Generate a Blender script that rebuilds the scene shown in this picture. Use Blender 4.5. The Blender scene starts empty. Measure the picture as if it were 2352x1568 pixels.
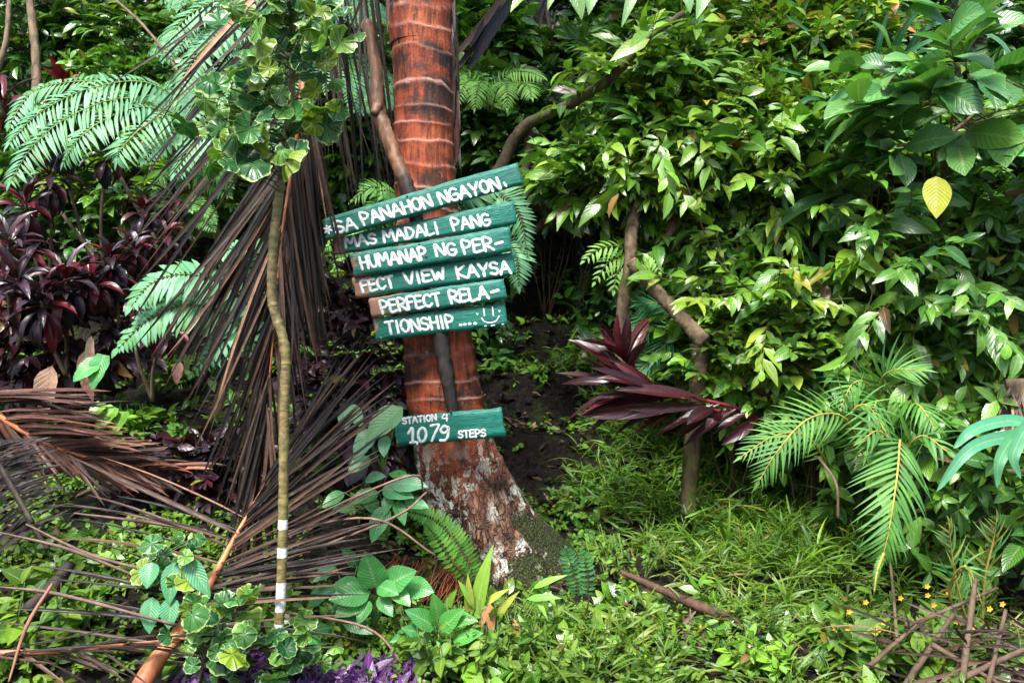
import bpy, math, random
import numpy as np
from mathutils import Vector

# ------------------------------------------------------------------ camera, light, exposure
SC = bpy.context.scene
COL = SC.collection
FPX = 1846.0            # focal length in units of a 2352 px wide frame
CAMZ = 1.6
cam_d = bpy.data.cameras.new("camera"); cam_d.sensor_width = 36.0
cam_d.lens = 36.0 * FPX / 2352.0
cam_d.clip_end = 500.0; cam_d.clip_start = 0.02
cam = bpy.data.objects.new("camera", cam_d); COL.objects.link(cam)
cam.location = (0, 0, CAMZ); cam.rotation_euler = (math.radians(90), 0, 0)
SC.camera = cam

SUN_EL, SUN_AZ = math.radians(58), math.radians(200)   # azimuth clockwise from +Y: behind the camera, a little to the left
w = bpy.data.worlds.new("World"); SC.world = w; w.use_nodes = True
nt_ = w.node_tree; bg = nt_.nodes["Background"]
sky = nt_.nodes.new("ShaderNodeTexSky"); sky.sky_type = 'NISHITA'; sky.sun_disc = False
sky.sun_elevation = SUN_EL; sky.sun_rotation = SUN_AZ
sky.air_density = 1.0; sky.dust_density = 3.0; sky.ozone_density = 1.0
nt_.links.new(sky.outputs[0], bg.inputs[0]); bg.inputs[1].default_value = 0.05
sl = bpy.data.lights.new("sun", 'SUN'); sl.energy = 1.5; sl.angle = math.radians(16); sl.color = (1.0, 0.98, 0.95)
so = bpy.data.objects.new("sun", sl); COL.objects.link(so)
sd = Vector((math.sin(SUN_AZ) * math.cos(SUN_EL), math.cos(SUN_AZ) * math.cos(SUN_EL), math.sin(SUN_EL)))
so.rotation_euler = sd.to_track_quat('Z', 'Y').to_euler(); so.location = (0, -5, 12)
SC.view_settings.view_transform = 'Standard'; SC.view_settings.look = 'None'
SC.view_settings.gamma = 1.0; SC.view_settings.exposure = 2.5
SC.cycles.use_denoising = True
SC.cycles.max_bounces = 5; SC.cycles.diffuse_bounces = 1; SC.cycles.glossy_bounces = 2; SC.cycles.transmission_bounces = 3

rng = np.random.default_rng(7)
def U(a, b, n=None): return rng.uniform(a, b, n)

def P(px, py, Y):
    """frame point (2352 x 1568) at distance Y -> world"""
    return np.array([(px - 1176.0) / FPX * Y, Y, CAMZ - (py - 784.0) / FPX * Y])

def curve(pts, n):
    """Catmull-Rom through the points, n samples"""
    p = np.asarray(pts, float); m = len(p)
    if m == 2: return p[0] + (p[1] - p[0]) * np.linspace(0, 1, n)[:, None]
    q = np.vstack([2 * p[0] - p[1], p, 2 * p[-1] - p[-2]])
    u = np.linspace(0, m - 1 - 1e-9, n); i = u.astype(int); f = (u - i)[:, None]
    a, b, c, d = q[i], q[i + 1], q[i + 2], q[i + 3]
    return 0.5 * (2 * b + (c - a) * f + (2 * a - 5 * b + 4 * c - d) * f ** 2 + (3 * b - a - 3 * c + d) * f ** 3)

def nrm(v):
    v = np.asarray(v, float)
    return v / np.maximum(np.linalg.norm(v, axis=-1, keepdims=True), 1e-9)

# ------------------------------------------------------------------ value noise for terrain
def _h(ix, iy, s):
    n = np.sin(ix * 127.1 + iy * 311.7 + s * 74.7) * 43758.5453
    return n - np.floor(n)
def vnoise(x, y, s=0):
    x = np.asarray(x, float); y = np.asarray(y, float)
    ix, iy = np.floor(x), np.floor(y); fx, fy = x - ix, y - iy
    fx = fx * fx * (3 - 2 * fx); fy = fy * fy * (3 - 2 * fy)
    return ((_h(ix, iy, s) * (1 - fx) + _h(ix + 1, iy, s) * fx) * (1 - fy) + (_h(ix, iy + 1, s) * (1 - fx) + _h(ix + 1, iy + 1, s) * fx) * fy)
def fbm(x, y, o=4, s=0):
    r, a = 0, 0.5
    for k in range(o): r = r + a * (vnoise(x * 2 ** k, y * 2 ** k, s + k) - 0.5); a *= 0.5
    return r
def sstep(a, b, x):
    t = np.clip((x - a) / (b - a), 0, 1); return t * t * (3 - 2 * t)

def H(x, y):
    """terrain height"""
    x = np.asarray(x, float); y = np.asarray(y, float)
    yl = np.maximum(y, -2.0)
    hl = 0.36 + 0.40 * np.maximum(yl - 2.7, 0) + 0.85 * np.maximum(yl - 5.2, 0) - 0.35 * np.maximum(yl - 12, 0)
    hc = 0.33 + 0.10 * np.maximum(yl - 2.7, 0) + 0.52 * np.maximum(yl - 4.3, 0) + 0.5 * np.maximum(yl - 7.5, 0) - 0.3 * np.maximum(yl - 13, 0)
    hr = 0.30 + 0.08 * np.maximum(yl - 2.7, 0) + 1.7 * np.maximum(yl - 5.4, 0) - 0.95 * np.maximum(yl - 8.0, 0) - 0.3 * np.maximum(yl - 13, 0)
    a = sstep(-1.4, -0.5, x); b = sstep(0.9, 1.9, x)
    h = hl * (1 - a) + hc * a * (1 - b) + hr * b
    # earthen steps of the path running uphill behind the tree
    pc = 0.10 + (y - 4.6) * 0.13
    m = (1 - sstep(0.30, 0.62, np.abs(x - pc))) * sstep(4.4, 4.9, y) * (1 - sstep(12, 14, y))
    k = (y + 0.10 * vnoise(x * 3, y * 0.7, 5) - 4.6) / 0.62
    fl = np.floor(k); fr = k - fl
    yq = 4.6 + 0.62 * (fl + sstep(0.62, 1.0, fr))
    hq = 0.33 + 0.10 * np.maximum(yq - 2.7, 0) + 0.52 * np.maximum(yq - 4.3, 0) + 0.5 * np.maximum(yq - 7.5, 0) - 0.05
    h = h * (1 - m) + hq * m
    h = h + 0.16 * fbm(x * 1.3, y * 1.3, 3, 3) + 0.05 * fbm(x * 7, y * 7, 3, 9)
    return h - 0.16 * np.maximum(-y - 0.5, 0) * 0.5
def G(x, y): return np.array([x, y, float(H(x, y))])
def on_ground(px, py, near=2.2, far=14):
    """where the view ray through a frame point meets the ground (to find real positions)"""
    ys = np.linspace(near, far, 600)
    xs = (px - 1176.0) / FPX * ys; zs = CAMZ - (py - 784.0) / FPX * ys
    d = zs - H(xs, ys); k = np.argmax(d < 0) if (d < 0).any() else len(ys) - 1
    return np.array([xs[k], ys[k], H(xs[k], ys[k])])

# ------------------------------------------------------------------ mesh collector
class MB:
    def __init__(s): s.v = []; s.q = []; s.t = []; s.n = 0; s.uv = []; s.c = []
    def add(s, v, q=None, t=None, uv=None, c=(0.5, 0.5, 0.5)):
        v = np.asarray(v, float).reshape(-1, 3); k = len(v)
        s.v.append(v)
        if q is not None and len(q): s.q.append(np.asarray(q, int).reshape(-1, 4) + s.n)
        if t is not None and len(t): s.t.append(np.asarray(t, int).reshape(-1, 3) + s.n)
        s.uv.append(np.zeros((k, 3)) if uv is None else np.asarray(uv, float).reshape(-1, 3))
        c = np.asarray(c, float)
        s.c.append(np.tile(c, (k, 1)) if c.ndim == 1 else c)
        s.n += k
    def build(s, name, mat, parent=None, loc=None, smooth=True):
        v = np.vstack(s.v); q = np.vstack(s.q) if s.q else np.zeros((0, 4), int); t = np.vstack(s.t) if s.t else np.zeros((0, 3), int)
        if parent is not None: off = wloc(parent)
        elif loc is None: off = np.array([v[:, 0].mean(), v[:, 1].mean(), v[:, 2].min()])
        else: off = np.asarray(loc, float)
        me = bpy.data.meshes.new(name)
        me.vertices.add(len(v)); me.vertices.foreach_set("co", (v - off).astype(np.float32).ravel())
        nl = len(q) * 4 + len(t) * 3
        me.loops.add(nl); me.loops.foreach_set("vertex_index", np.concatenate([q.ravel(), t.ravel()]).astype(np.int32))
        me.polygons.add(len(q) + len(t))
        st = np.concatenate([np.arange(len(q)) * 4, len(q) * 4 + np.arange(len(t)) * 3]).astype(np.int32)
        me.polygons.foreach_set("loop_start", st)
        try: me.polygons.foreach_set("loop_total", np.concatenate([np.full(len(q), 4), np.full(len(t), 3)]).astype(np.int32))
        except Exception: pass
        me.polygons.foreach_set("use_smooth", np.full(len(q) + len(t), smooth))
        me.update(calc_edges=True)
        a = me.attributes.new("luv", 'FLOAT_VECTOR', 'POINT'); a.data.foreach_set("vector", np.vstack(s.uv).astype(np.float32).ravel())
        c = np.vstack(s.c); c4 = np.hstack([c, np.ones((len(c), 1))])
        a = me.attributes.new("tint", 'FLOAT_COLOR', 'POINT'); a.data.foreach_set("color", c4.astype(np.float32).ravel())
        me.materials.append(mat)
        o = bpy.data.objects.new(name, me); COL.objects.link(o)
        if parent is not None: o.parent = parent
        else: o.location = off
        return o

def wloc(o):
    v = np.zeros(3)
    while o is not None: v = v + np.array(o.location); o = o.parent
    return v
def thing(name, label, cat, loc, group=None):
    o = bpy.data.objects.new(name, None); COL.objects.link(o); o.location = tuple(float(a) for a in loc)
    o.empty_display_size = 0.1; o["label"] = label; o["category"] = cat
    if group: o["group"] = group
    return o
def tag(o, label=None, cat=None, group=None, kind=None):
    if label: o["label"] = label
    if cat: o["category"] = cat
    if group: o["group"] = group
    if kind: o["kind"] = kind
    return o

# ------------------------------------------------------------------ shapes
PROF = {
    'ovate':  lambda t: np.sin(np.pi * np.clip(t, 0, 1) ** 0.72) ** 0.85,
    'lance':  lambda t: np.sin(np.pi * t ** 0.8) ** 0.9 * (1 - 0.25 * t),
    'obov':   lambda t: np.sin(np.pi * t ** 1.25) ** 0.8,
    'strap':  lambda t: np.minimum(1, 6 * t + 0.25) * np.sqrt(np.clip(1 - t ** 3, 0, 1)),
    'blade':  lambda t: np.minimum(1, 5 * t + 0.3) * (1 - t ** 1.6),
    'heart':  lambda t: np.clip(np.where(t < 0.22, 0.62 + 0.38 * np.sin(np.pi * t / 0.44), np.cos((t - 0.22) / 0.78 * np.pi / 2) ** 0.8), 0, 1),
    'cord':   lambda t: np.where(t < 0.18, 0.22 + 0.3 * t, np.sin(np.pi * np.clip((t - 0.02) / 0.98, 0, 1) ** 1.05) ** 0.8 + 0.0),
    'stem':   lambda t: 1 - 0.5 * t,
}
def pal(cols, n, jit=0.18, wts=None):
    """n colours drawn between neighbours of a palette, with a little brightness jitter"""
    cols = np.asarray(cols, float)
    i = rng.choice(len(cols), n, p=None if wts is None else np.asarray(wts) / np.sum(wts))
    j = rng.integers(0, len(cols), n); f = rng.uniform(0, 0.3, n)[:, None]
    return (cols[i] * (1 - f) + cols[j] * f) * np.exp(rng.normal(0, jit, n))[:, None]

def leaves(mb, O, D, N, L, W, curl=0.3, fold=0.25, prof='ovate', tint=(0.1, 0.3, 0.05), nt=5, ns=3, ripple=0.0, cup=0.0, side=0.0):
    """a batch of leaf blades: origins O, directions D, surface normals N"""
    O = np.asarray(O, float).reshape(-1, 3); n = len(O)
    if n == 0: return
    D = nrm(np.broadcast_to(D, (n, 3))); N = np.broadcast_to(np.asarray(N, float), (n, 3))
    S = nrm(np.cross(D, N)); N = np.cross(S, D)
    L = np.broadcast_to(L, (n,)); W = np.broadcast_to(W, (n,)); curl = np.broadcast_to(curl, (n,)); side = np.broadcast_to(side, (n,))
    t = np.linspace(0, 1, nt); s = np.linspace(-1, 1, ns)
    tt = t[None, :]
    th = curl[:, None] * tt ** 1.3
    dt = 1.0 / (nt - 1)
    cx = np.concatenate([np.zeros((n, 1)), np.cumsum(np.cos((th[:, 1:] + th[:, :-1]) / 2), 1) * dt], 1)
    cz = np.concatenate([np.zeros((n, 1)), np.cumsum(-np.sin((th[:, 1:] + th[:, :-1]) / 2), 1) * dt], 1)
    sx = side[:, None] * tt ** 2
    spine = O[:, None] + L[:, None, None] * (cx[..., None] * D[:, None] + cz[..., None] * N[:, None] + sx[..., None] * S[:, None])
    nl = np.sin(th)[..., None] * D[:, None] + np.cos(th)[..., None] * N[:, None]       # local normal
    w = np.maximum(PROF[prof](t), 0.02)[None, :] * (W[:, None] * 0.5)
    ph = U(0, 6.28, n)
    off = (np.abs(s)[None, None, :] * fold - cup * (s ** 2)[None, None, :]) * w[..., None]
    if ripple:
        off = off + ripple * W[:, None, None] * np.sin(tt[..., None] * 19 + ph[:, None, None] + s[None, None, :] * 1.5) * np.abs(s)[None, None, :]
    V = spine[:, :, None] + (s[None, None, :] * w[..., None])[..., None] * S[:, None, None] + off[..., None] * nl[:, :, None]
    V = V.reshape(-1, 3)
    a = (np.arange(nt - 1)[:, None] * ns + np.arange(ns - 1)[None]).ravel()
    q = np.stack([a, a + 1, a + ns + 1, a + ns], 1)
    Q = (q[None] + (np.arange(n) * nt * ns)[:, None, None]).reshape(-1, 4)
    uv = np.zeros((n, nt, ns, 3)); uv[..., 0] = (s / 2 + 0.5); uv[..., 1] = t[:, None]; uv[..., 2] = U(0, 1, n)[:, None, None]
    c = np.broadcast_to(np.asarray(tint, float), (n, 3)); c = np.repeat(c, nt * ns, 0)
    mb.add(V, q=Q, uv=uv.reshape(-1, 3), c=c)

def tube(mb, pts, rad, n=12, sides=8, c=(0.5, 0.5, 0.5), rough=0.0, caps=True):
    """swept round limb through points with radii"""
    p = curve(pts, n); m = len(rad) if np.ndim(rad) else 0
    r = np.interp(np.linspace(0, 1, n), np.linspace(0, 1, m), rad) if m else np.full(n, float(rad))
    T = nrm(np.gradient(p, axis=0))
    ref = np.array([0.31, 0.17, 0.93]) if abs(T[0, 2]) < 0.9 else np.array([0.93, 0.2, 0.1])
    A = nrm(np.cross(T, ref)); B = np.cross(T, A)
    an = np.linspace(0, 2 * np.pi, sides, endpoint=False)
    rr = r[:, None] * (1 + (rough * (rng.random((n, sides)) - 0.5) * 2 if rough else 0))
    V = p[:, None] + rr[..., None] * (np.cos(an)[None, :, None] * A[:, None] + np.sin(an)[None, :, None] * B[:, None])
    i = np.arange(n - 1)[:, None] * sides; j = np.arange(sides)[None]; j2 = (j + 1) % sides
    Q = np.stack([i + j, i + j2, i + sides + j2, i + sides + j], -1).reshape(-1, 4)
    uv = np.zeros((n, sides, 3)); uv[..., 0] = an / 6.283; uv[..., 1] = np.linspace(0, 1, n)[:, None]; uv[..., 2] = rng.random()
    V = V.reshape(-1, 3); uv = uv.reshape(-1, 3); t = None
    if caps:
        k = len(V); V = np.vstack([V, p[0], p[-1]]); uv = np.vstack([uv, [0, 0, 0.5], [0, 1, 0.5]])
        jj = np.arange(sides); j3 = (jj + 1) % sides; e = (n - 1) * sides
        t = np.vstack([np.stack([jj, np.full(sides, k), j3], 1), np.stack([e + jj, e + j3, np.full(sides, k + 1)], 1)])
    mb.add(V, q=Q, t=t, uv=uv, c=c)

def frond(mbr, mbl, pts, n, L, W, ang=(60, 35), up=(0, -0.4, 0.9), droop=0.25, curl=0.5, prof='lance', cols=((0.1, 0.3, 0.1),),
          r0=0.006, lenprof=None, start=0.08, jit=0.06, fold=0.2, nt=5, ns=3, rcol=(0.15, 0.2, 0.05), both=True, ripple=0.0, term=True, wj=0.0, miss=0.0):
    """pinnate frond: a rachis through pts and n pairs of leaflets"""
    c = curve(pts, 60); T = nrm(np.gradient(c, axis=0))
    if mbr is not None: tube(mbr, pts, [r0, r0 * 0.7, r0 * 0.3], n=18, sides=6, c=rcol)
    t = np.linspace(start, 0.985, n); k = t * 59; i = np.minimum(k.astype(int), 58); f = (k - i)[:, None]
    o = c[i] * (1 - f) + c[i + 1] * f; tt = nrm(T[i] * (1 - f) + T[i + 1] * f)
    up = np.broadcast_to(np.asarray(up, float), (n, 3)); S = nrm(np.cross(tt, up)); N = np.cross(S, tt)
    lp = (np.sin(np.pi * np.clip(0.16 + 0.84 * t, 0, 1)) ** 0.6 if lenprof is None else lenprof(t))
    a = np.radians(ang[0] + (ang[1] - ang[0]) * t)
    for sg in ((-1, 1) if both else (1,)):
        aj = a + rng.normal(0, jit, n)
        d = np.cos(aj)[:, None] * tt + sg * np.sin(aj)[:, None] * S - droop * N + rng.normal(0, jit * 0.6, (n, 3))
        keep = rng.random(n) >= miss
        l = L * np.maximum(lp, 0.05) * np.exp(rng.normal(0, 0.05, n))
        wd = W * np.clip(0.45 + 0.55 * lp, 0.3, 1) * (1 + rng.normal(0, wj, n) if wj else 1)
        nn = N + rng.normal(0, jit, (n, 3))
        leaves(mbl, o[keep], d[keep], nn[keep], l[keep], wd[keep] if np.ndim(wd) else wd, curl=(curl + rng.normal(0, 0.1, n))[keep], fold=fold,
               prof=prof, tint=pal(cols, n, 0.10)[keep], nt=nt, ns=ns, ripple=ripple)
    if term: leaves(mbl, [c[-2]], [tt[-1]], [N[-1]], L * 0.35, W, curl=curl, prof=prof, tint=pal(cols, 1, 0.1), nt=nt, ns=ns)
# ------------------------------------------------------------------ materials
class NT:
    def __init__(s, name):
        s.m = bpy.data.materials.new(name); s.m.use_nodes = True; s.t = s.m.node_tree; s.t.nodes.clear()
        s.out = s.t.nodes.new("ShaderNodeOutputMaterial")
    def n(s, typ, ins=None, **kw):
        x = s.t.nodes.new("ShaderNode" + typ)
        for k, v in kw.items(): setattr(x, k, v)
        for k, v in (ins or {}).items():
            if hasattr(v, 'is_linked') or isinstance(v, bpy.types.NodeSocket): s.t.links.new(v, x.inputs[k])
            else: x.inputs[k].default_value = v
        return x
    def math(s, op, a, b=0.0, c=0.0, clamp=False):
        x = s.t.nodes.new("ShaderNodeMath"); x.operation = op; x.use_clamp = clamp
        for i, v in enumerate((a, b, c)):
            if isinstance(v, bpy.types.NodeSocket): s.t.links.new(v, x.inputs[i])
            else: x.inputs[i].default_value = v
        return x.outputs[0]
    def mix(s, f, a, b, mode='MIX'):
        x = s.t.nodes.new("ShaderNodeMix"); x.data_type = 'RGBA'; x.blend_type = mode; x.clamp_factor = True
        for i, v in ((0, f), (6, a), (7, b)):
            if isinstance(v, bpy.types.NodeSocket): s.t.links.new(v, x.inputs[i])
            elif i == 0: x.inputs[0].default_value = v
            else: x.inputs[i].default_value = (*v, 1)
        return x.outputs[2]
    def ramp(s, f, stops):
        x = s.t.nodes.new("ShaderNodeValToRGB"); s.t.links.new(f, x.inputs[0]); e = x.color_ramp.elements
        while len(e) < len(stops): e.new(0.5)
        for k, (p, c) in enumerate(stops):
            e[k].position = p; e[k].color = (*c, 1) if np.ndim(c) else (c, c, c, 1)
        return x.outputs[0]
    def noise(s, vec, scale, detail=4, rough=0.6, out=0, dist=0.0):
        x = s.n("TexNoise", {'Vector': vec, 'Scale': scale, 'Detail': detail, 'Roughness': rough, 'Distortion': dist}); return x.outputs[out]
    def obj(s, sc=(1, 1, 1)):
        tc = s.n("TexCoord"); mp = s.n("Mapping", {'Vector': tc.outputs['Object']}); mp.inputs['Scale'].default_value = sc; return mp.outputs[0]
    def attr(s, name):
        return s.n("Attribute", attribute_name=name)
    def done(s, sh):
        s.t.links.new(sh, s.out.inputs[0]); return s.m

def leaf_mat(name, rough=0.32, spec=0.5, trans=0.25, vein=0.35, nv=9.0, margin=None, midcol=None, mottle=0.25, bump=0.25, holes=False, coat=0.0, radial=False):
    b = NT(name); at = b.attr("tint").outputs['Color']; uv = b.attr("luv").outputs['Vector']
    sp = b.n("SeparateXYZ", {0: uv}); u, v, r = sp.outputs
    du = b.math('ABSOLUTE', b.math('SUBTRACT', u, 0.5))
    mid = b.math('SUBTRACT', 1.0, b.math('MULTIPLY', du, 14.0), clamp=True)
    sv = b.math('SINE', b.math('MULTIPLY', b.math('SUBTRACT', b.math('MULTIPLY', v, nv), b.math('MULTIPLY', du, nv * 0.55)), 6.283))
    if radial: sv = b.math('COSINE', b.math('MULTIPLY', r, 50.0))
    line = b.math('POWER', b.math('MULTIPLY', b.math('ADD', sv, 1.0), 0.5), 10.0)
    oc = b.obj(); nz = b.noise(oc, 38.0, 3)
    cv = b.mix(b.math('MULTIPLY', line, vein), at, b.mix(1.0, at, (0.35, 0.45, 0.35), 'MULTIPLY'))
    mc = b.mix(0.55, at, midcol if midcol else (0.45, 0.55, 0.25))
    cv = b.mix(b.math('MULTIPLY', mid, 0.6), cv, mc)
    k = b.math('ADD', b.math('MULTIPLY', nz, mottle * 2), 1 - mottle)
    cv = b.mix(1.0, cv, b.n("CombineXYZ", {0: k, 1: k, 2: k}).outputs[0], 'MULTIPLY')
    spots = b.ramp(b.noise(oc, 21.0, 2, 0.5), [(0.68, 0.0), (0.75, 1.0)])
    cv = b.mix(b.math('MULTIPLY', spots, 0.35), cv, (0.16, 0.12, 0.03))
    if margin:
        nb = b.math('MULTIPLY', b.math('SUBTRACT', b.noise(oc, 30.0, 3), 0.5), 0.5)
        ma = b.ramp(b.math('ADD', v, nb), [(0.90, 0.0), (0.99, 1.0)])
        cv = b.mix(ma, cv, margin)
    hgt = b.math('ADD', b.math('MULTIPLY', line, -1.0), b.math('MULTIPLY', nz, 0.6))
    bp = b.n("Bump", {'Height': hgt, 'Strength': bump, 'Distance': 0.004})
    pr = b.n("BsdfPrincipled", {'Base Color': cv, 'Roughness': b.math('ADD', rough - 0.08, b.math('MULTIPLY', nz, 0.2)), 'Specular IOR Level': spec, 'Normal': bp.outputs[0], 'Coat Weight': coat, 'Coat Roughness': 0.15})
    if trans > 0:
        tcx = b.mix(1.0, cv, (1.25, 1.35, 0.5), 'MULTIPLY')
        tr = b.n("BsdfTranslucent", {'Color': tcx, 'Normal': bp.outputs[0]})
        mx = b.n("MixShader", {0: trans, 1: pr.outputs[0], 2: tr.outputs[0]}); return b.done(mx.outputs[0])
    return b.done(pr.outputs[0])

def wood_mat(name, c1, c2, moss=0.0, rough=0.75, scale=1.0, bump=0.6, usetint=False):
    b = NT(name); o = b.obj((18 * scale, 18 * scale, 5 * scale)); n1 = b.noise(o, 1.0, 5, 0.65); n2 = b.noise(b.obj(), 60.0 * scale, 4)
    col = b.ramp(n1, [(0.3, c1), (0.62, c2)])
    if usetint: col = b.mix(1.0, b.attr("tint").outputs['Color'], b.ramp(n1, [(0.3, 0.45), (0.65, 1.3)]), 'MULTIPLY')
    if moss:
        mm = b.ramp(b.noise(b.obj(), 9.0, 4), [(0.62 - moss * 0.25, 0.0), (0.72 - moss * 0.2, 1.0)]); col = b.mix(mm, col, b.ramp(n2, [(0.3, (0.02, 0.035, 0.006)), (0.7, (0.10, 0.15, 0.02))]))
    bp = b.n("Bump", {'Height': b.math('ADD', n1, b.math('MULTIPLY', n2, 0.5)), 'Strength': bump, 'Distance': 0.008})
    pr = b.n("BsdfPrincipled", {'Base Color': col, 'Roughness': rough, 'Specular IOR Level': 0.35, 'Normal': bp.outputs[0]})
    return b.done(pr.outputs[0])

M = {}
M['leaf'] = leaf_mat("leaf", 0.27, 1.0, 0.22)
M['leaf_matte'] = leaf_mat("leaf_matte", 0.5, 0.4, 0.28, vein=0.2, bump=0.15)
M['quilt'] = leaf_mat("leaf_quilted", 0.30, 0.9, 0.22, vein=0.75, nv=10, bump=0.6)
M['bigleaf'] = leaf_mat("leaf_broad", 0.34, 0.85, 0.22, vein=0.45, nv=11, bump=0.5)
M['fern'] = leaf_mat("fern", 0.42, 0.55, 0.22, vein=0.25, nv=14, bump=0.3)
M['grass'] = leaf_mat("grass", 0.42, 0.45, 0.25, vein=0.0, bump=0.1)
M['cord'] = leaf_mat("purple_leaf", 0.33, 0.45, 0.10, vein=0.15, nv=3, midcol=(0.10, 0.006, 0.015), mottle=0.35, bump=0.2)
M['vari'] = leaf_mat("variegated_leaf", 0.32, 0.5, 0.25, vein=0.35, margin=(0.42, 0.55, 0.20), bump=0.8, midcol=(0.1, 0.3, 0.05), radial=True)
M['trad'] = leaf_mat("striped_purple_leaf", 0.3, 0.5, 0.1, vein=0.0, midcol=(0.5, 0.35, 0.55), mottle=0.4)
M['dead'] = leaf_mat("dead_leaflet", 0.42, 0.38, 0.0, vein=0.0, midcol=(0.10, 0.06, 0.04), mottle=0.7, bump=0.5)
M['litter'] = leaf_mat("leaf_litter", 0.5, 0.45, 0.0, vein=0.2, midcol=(0.12, 0.07, 0.04), mottle=0.5)
M['stem'] = wood_mat("stem", (0.05, 0.04, 0.02), (0.16, 0.12, 0.06), usetint=True)
M['bark'] = wood_mat("bark", (0.035, 0.024, 0.016), (0.24, 0.165, 0.10), moss=0.15, bump=1.0)
M['bark_moss'] = wood_mat("mossy_bark", (0.012, 0.009, 0.006), (0.13, 0.085, 0.045), moss=0.45, bump=1.0)
M['bark_dark'] = wood_mat("dark_bark", (0.008, 0.006, 0.005), (0.05, 0.035, 0.025), moss=0.1)

def soil_mat():
    b = NT("forest_soil"); o = b.obj()
    n1 = b.noise(o, 2.2, 5); n2 = b.noise(o, 34.0, 6, 0.7); n3 = b.noise(o, 7.0, 5, 0.6)
    c = b.ramp(n2, [(0.3, (0.0012, 0.0008, 0.0006)), (0.5, (0.006, 0.004, 0.0026)), (0.66, (0.030, 0.019, 0.011)), (0.8, (0.09, 0.062, 0.038))])
    moss = b.ramp(n3, [(0.52, 0.0), (0.66, 1.0)])
    c = b.mix(b.math('MULTIPLY', moss, 0.6), c, b.ramp(n2, [(0.3, (0.008, 0.014, 0.003)), (0.7, (0.05, 0.07, 0.012))]))
    vo = b.n("TexVoronoi", {'Vector': o, 'Scale': 26.0}, feature='F1')
    h = b.math('ADD', b.math('MULTIPLY', n2, 1.0), b.math('MULTIPLY', vo.outputs[0], -0.7))
    bp = b.n("Bump", {'Height': h, 'Strength': 0.9, 'Distance': 0.03})
    return b.done(b.n("BsdfPrincipled", {'Base Color': c, 'Roughness': b.ramp(n1, [(0.35, 0.45), (0.65, 0.85)]), 'Specular IOR Level': 0.25, 'Normal': bp.outputs[0]}).outputs[0])
M['soil'] = soil_mat()

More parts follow.
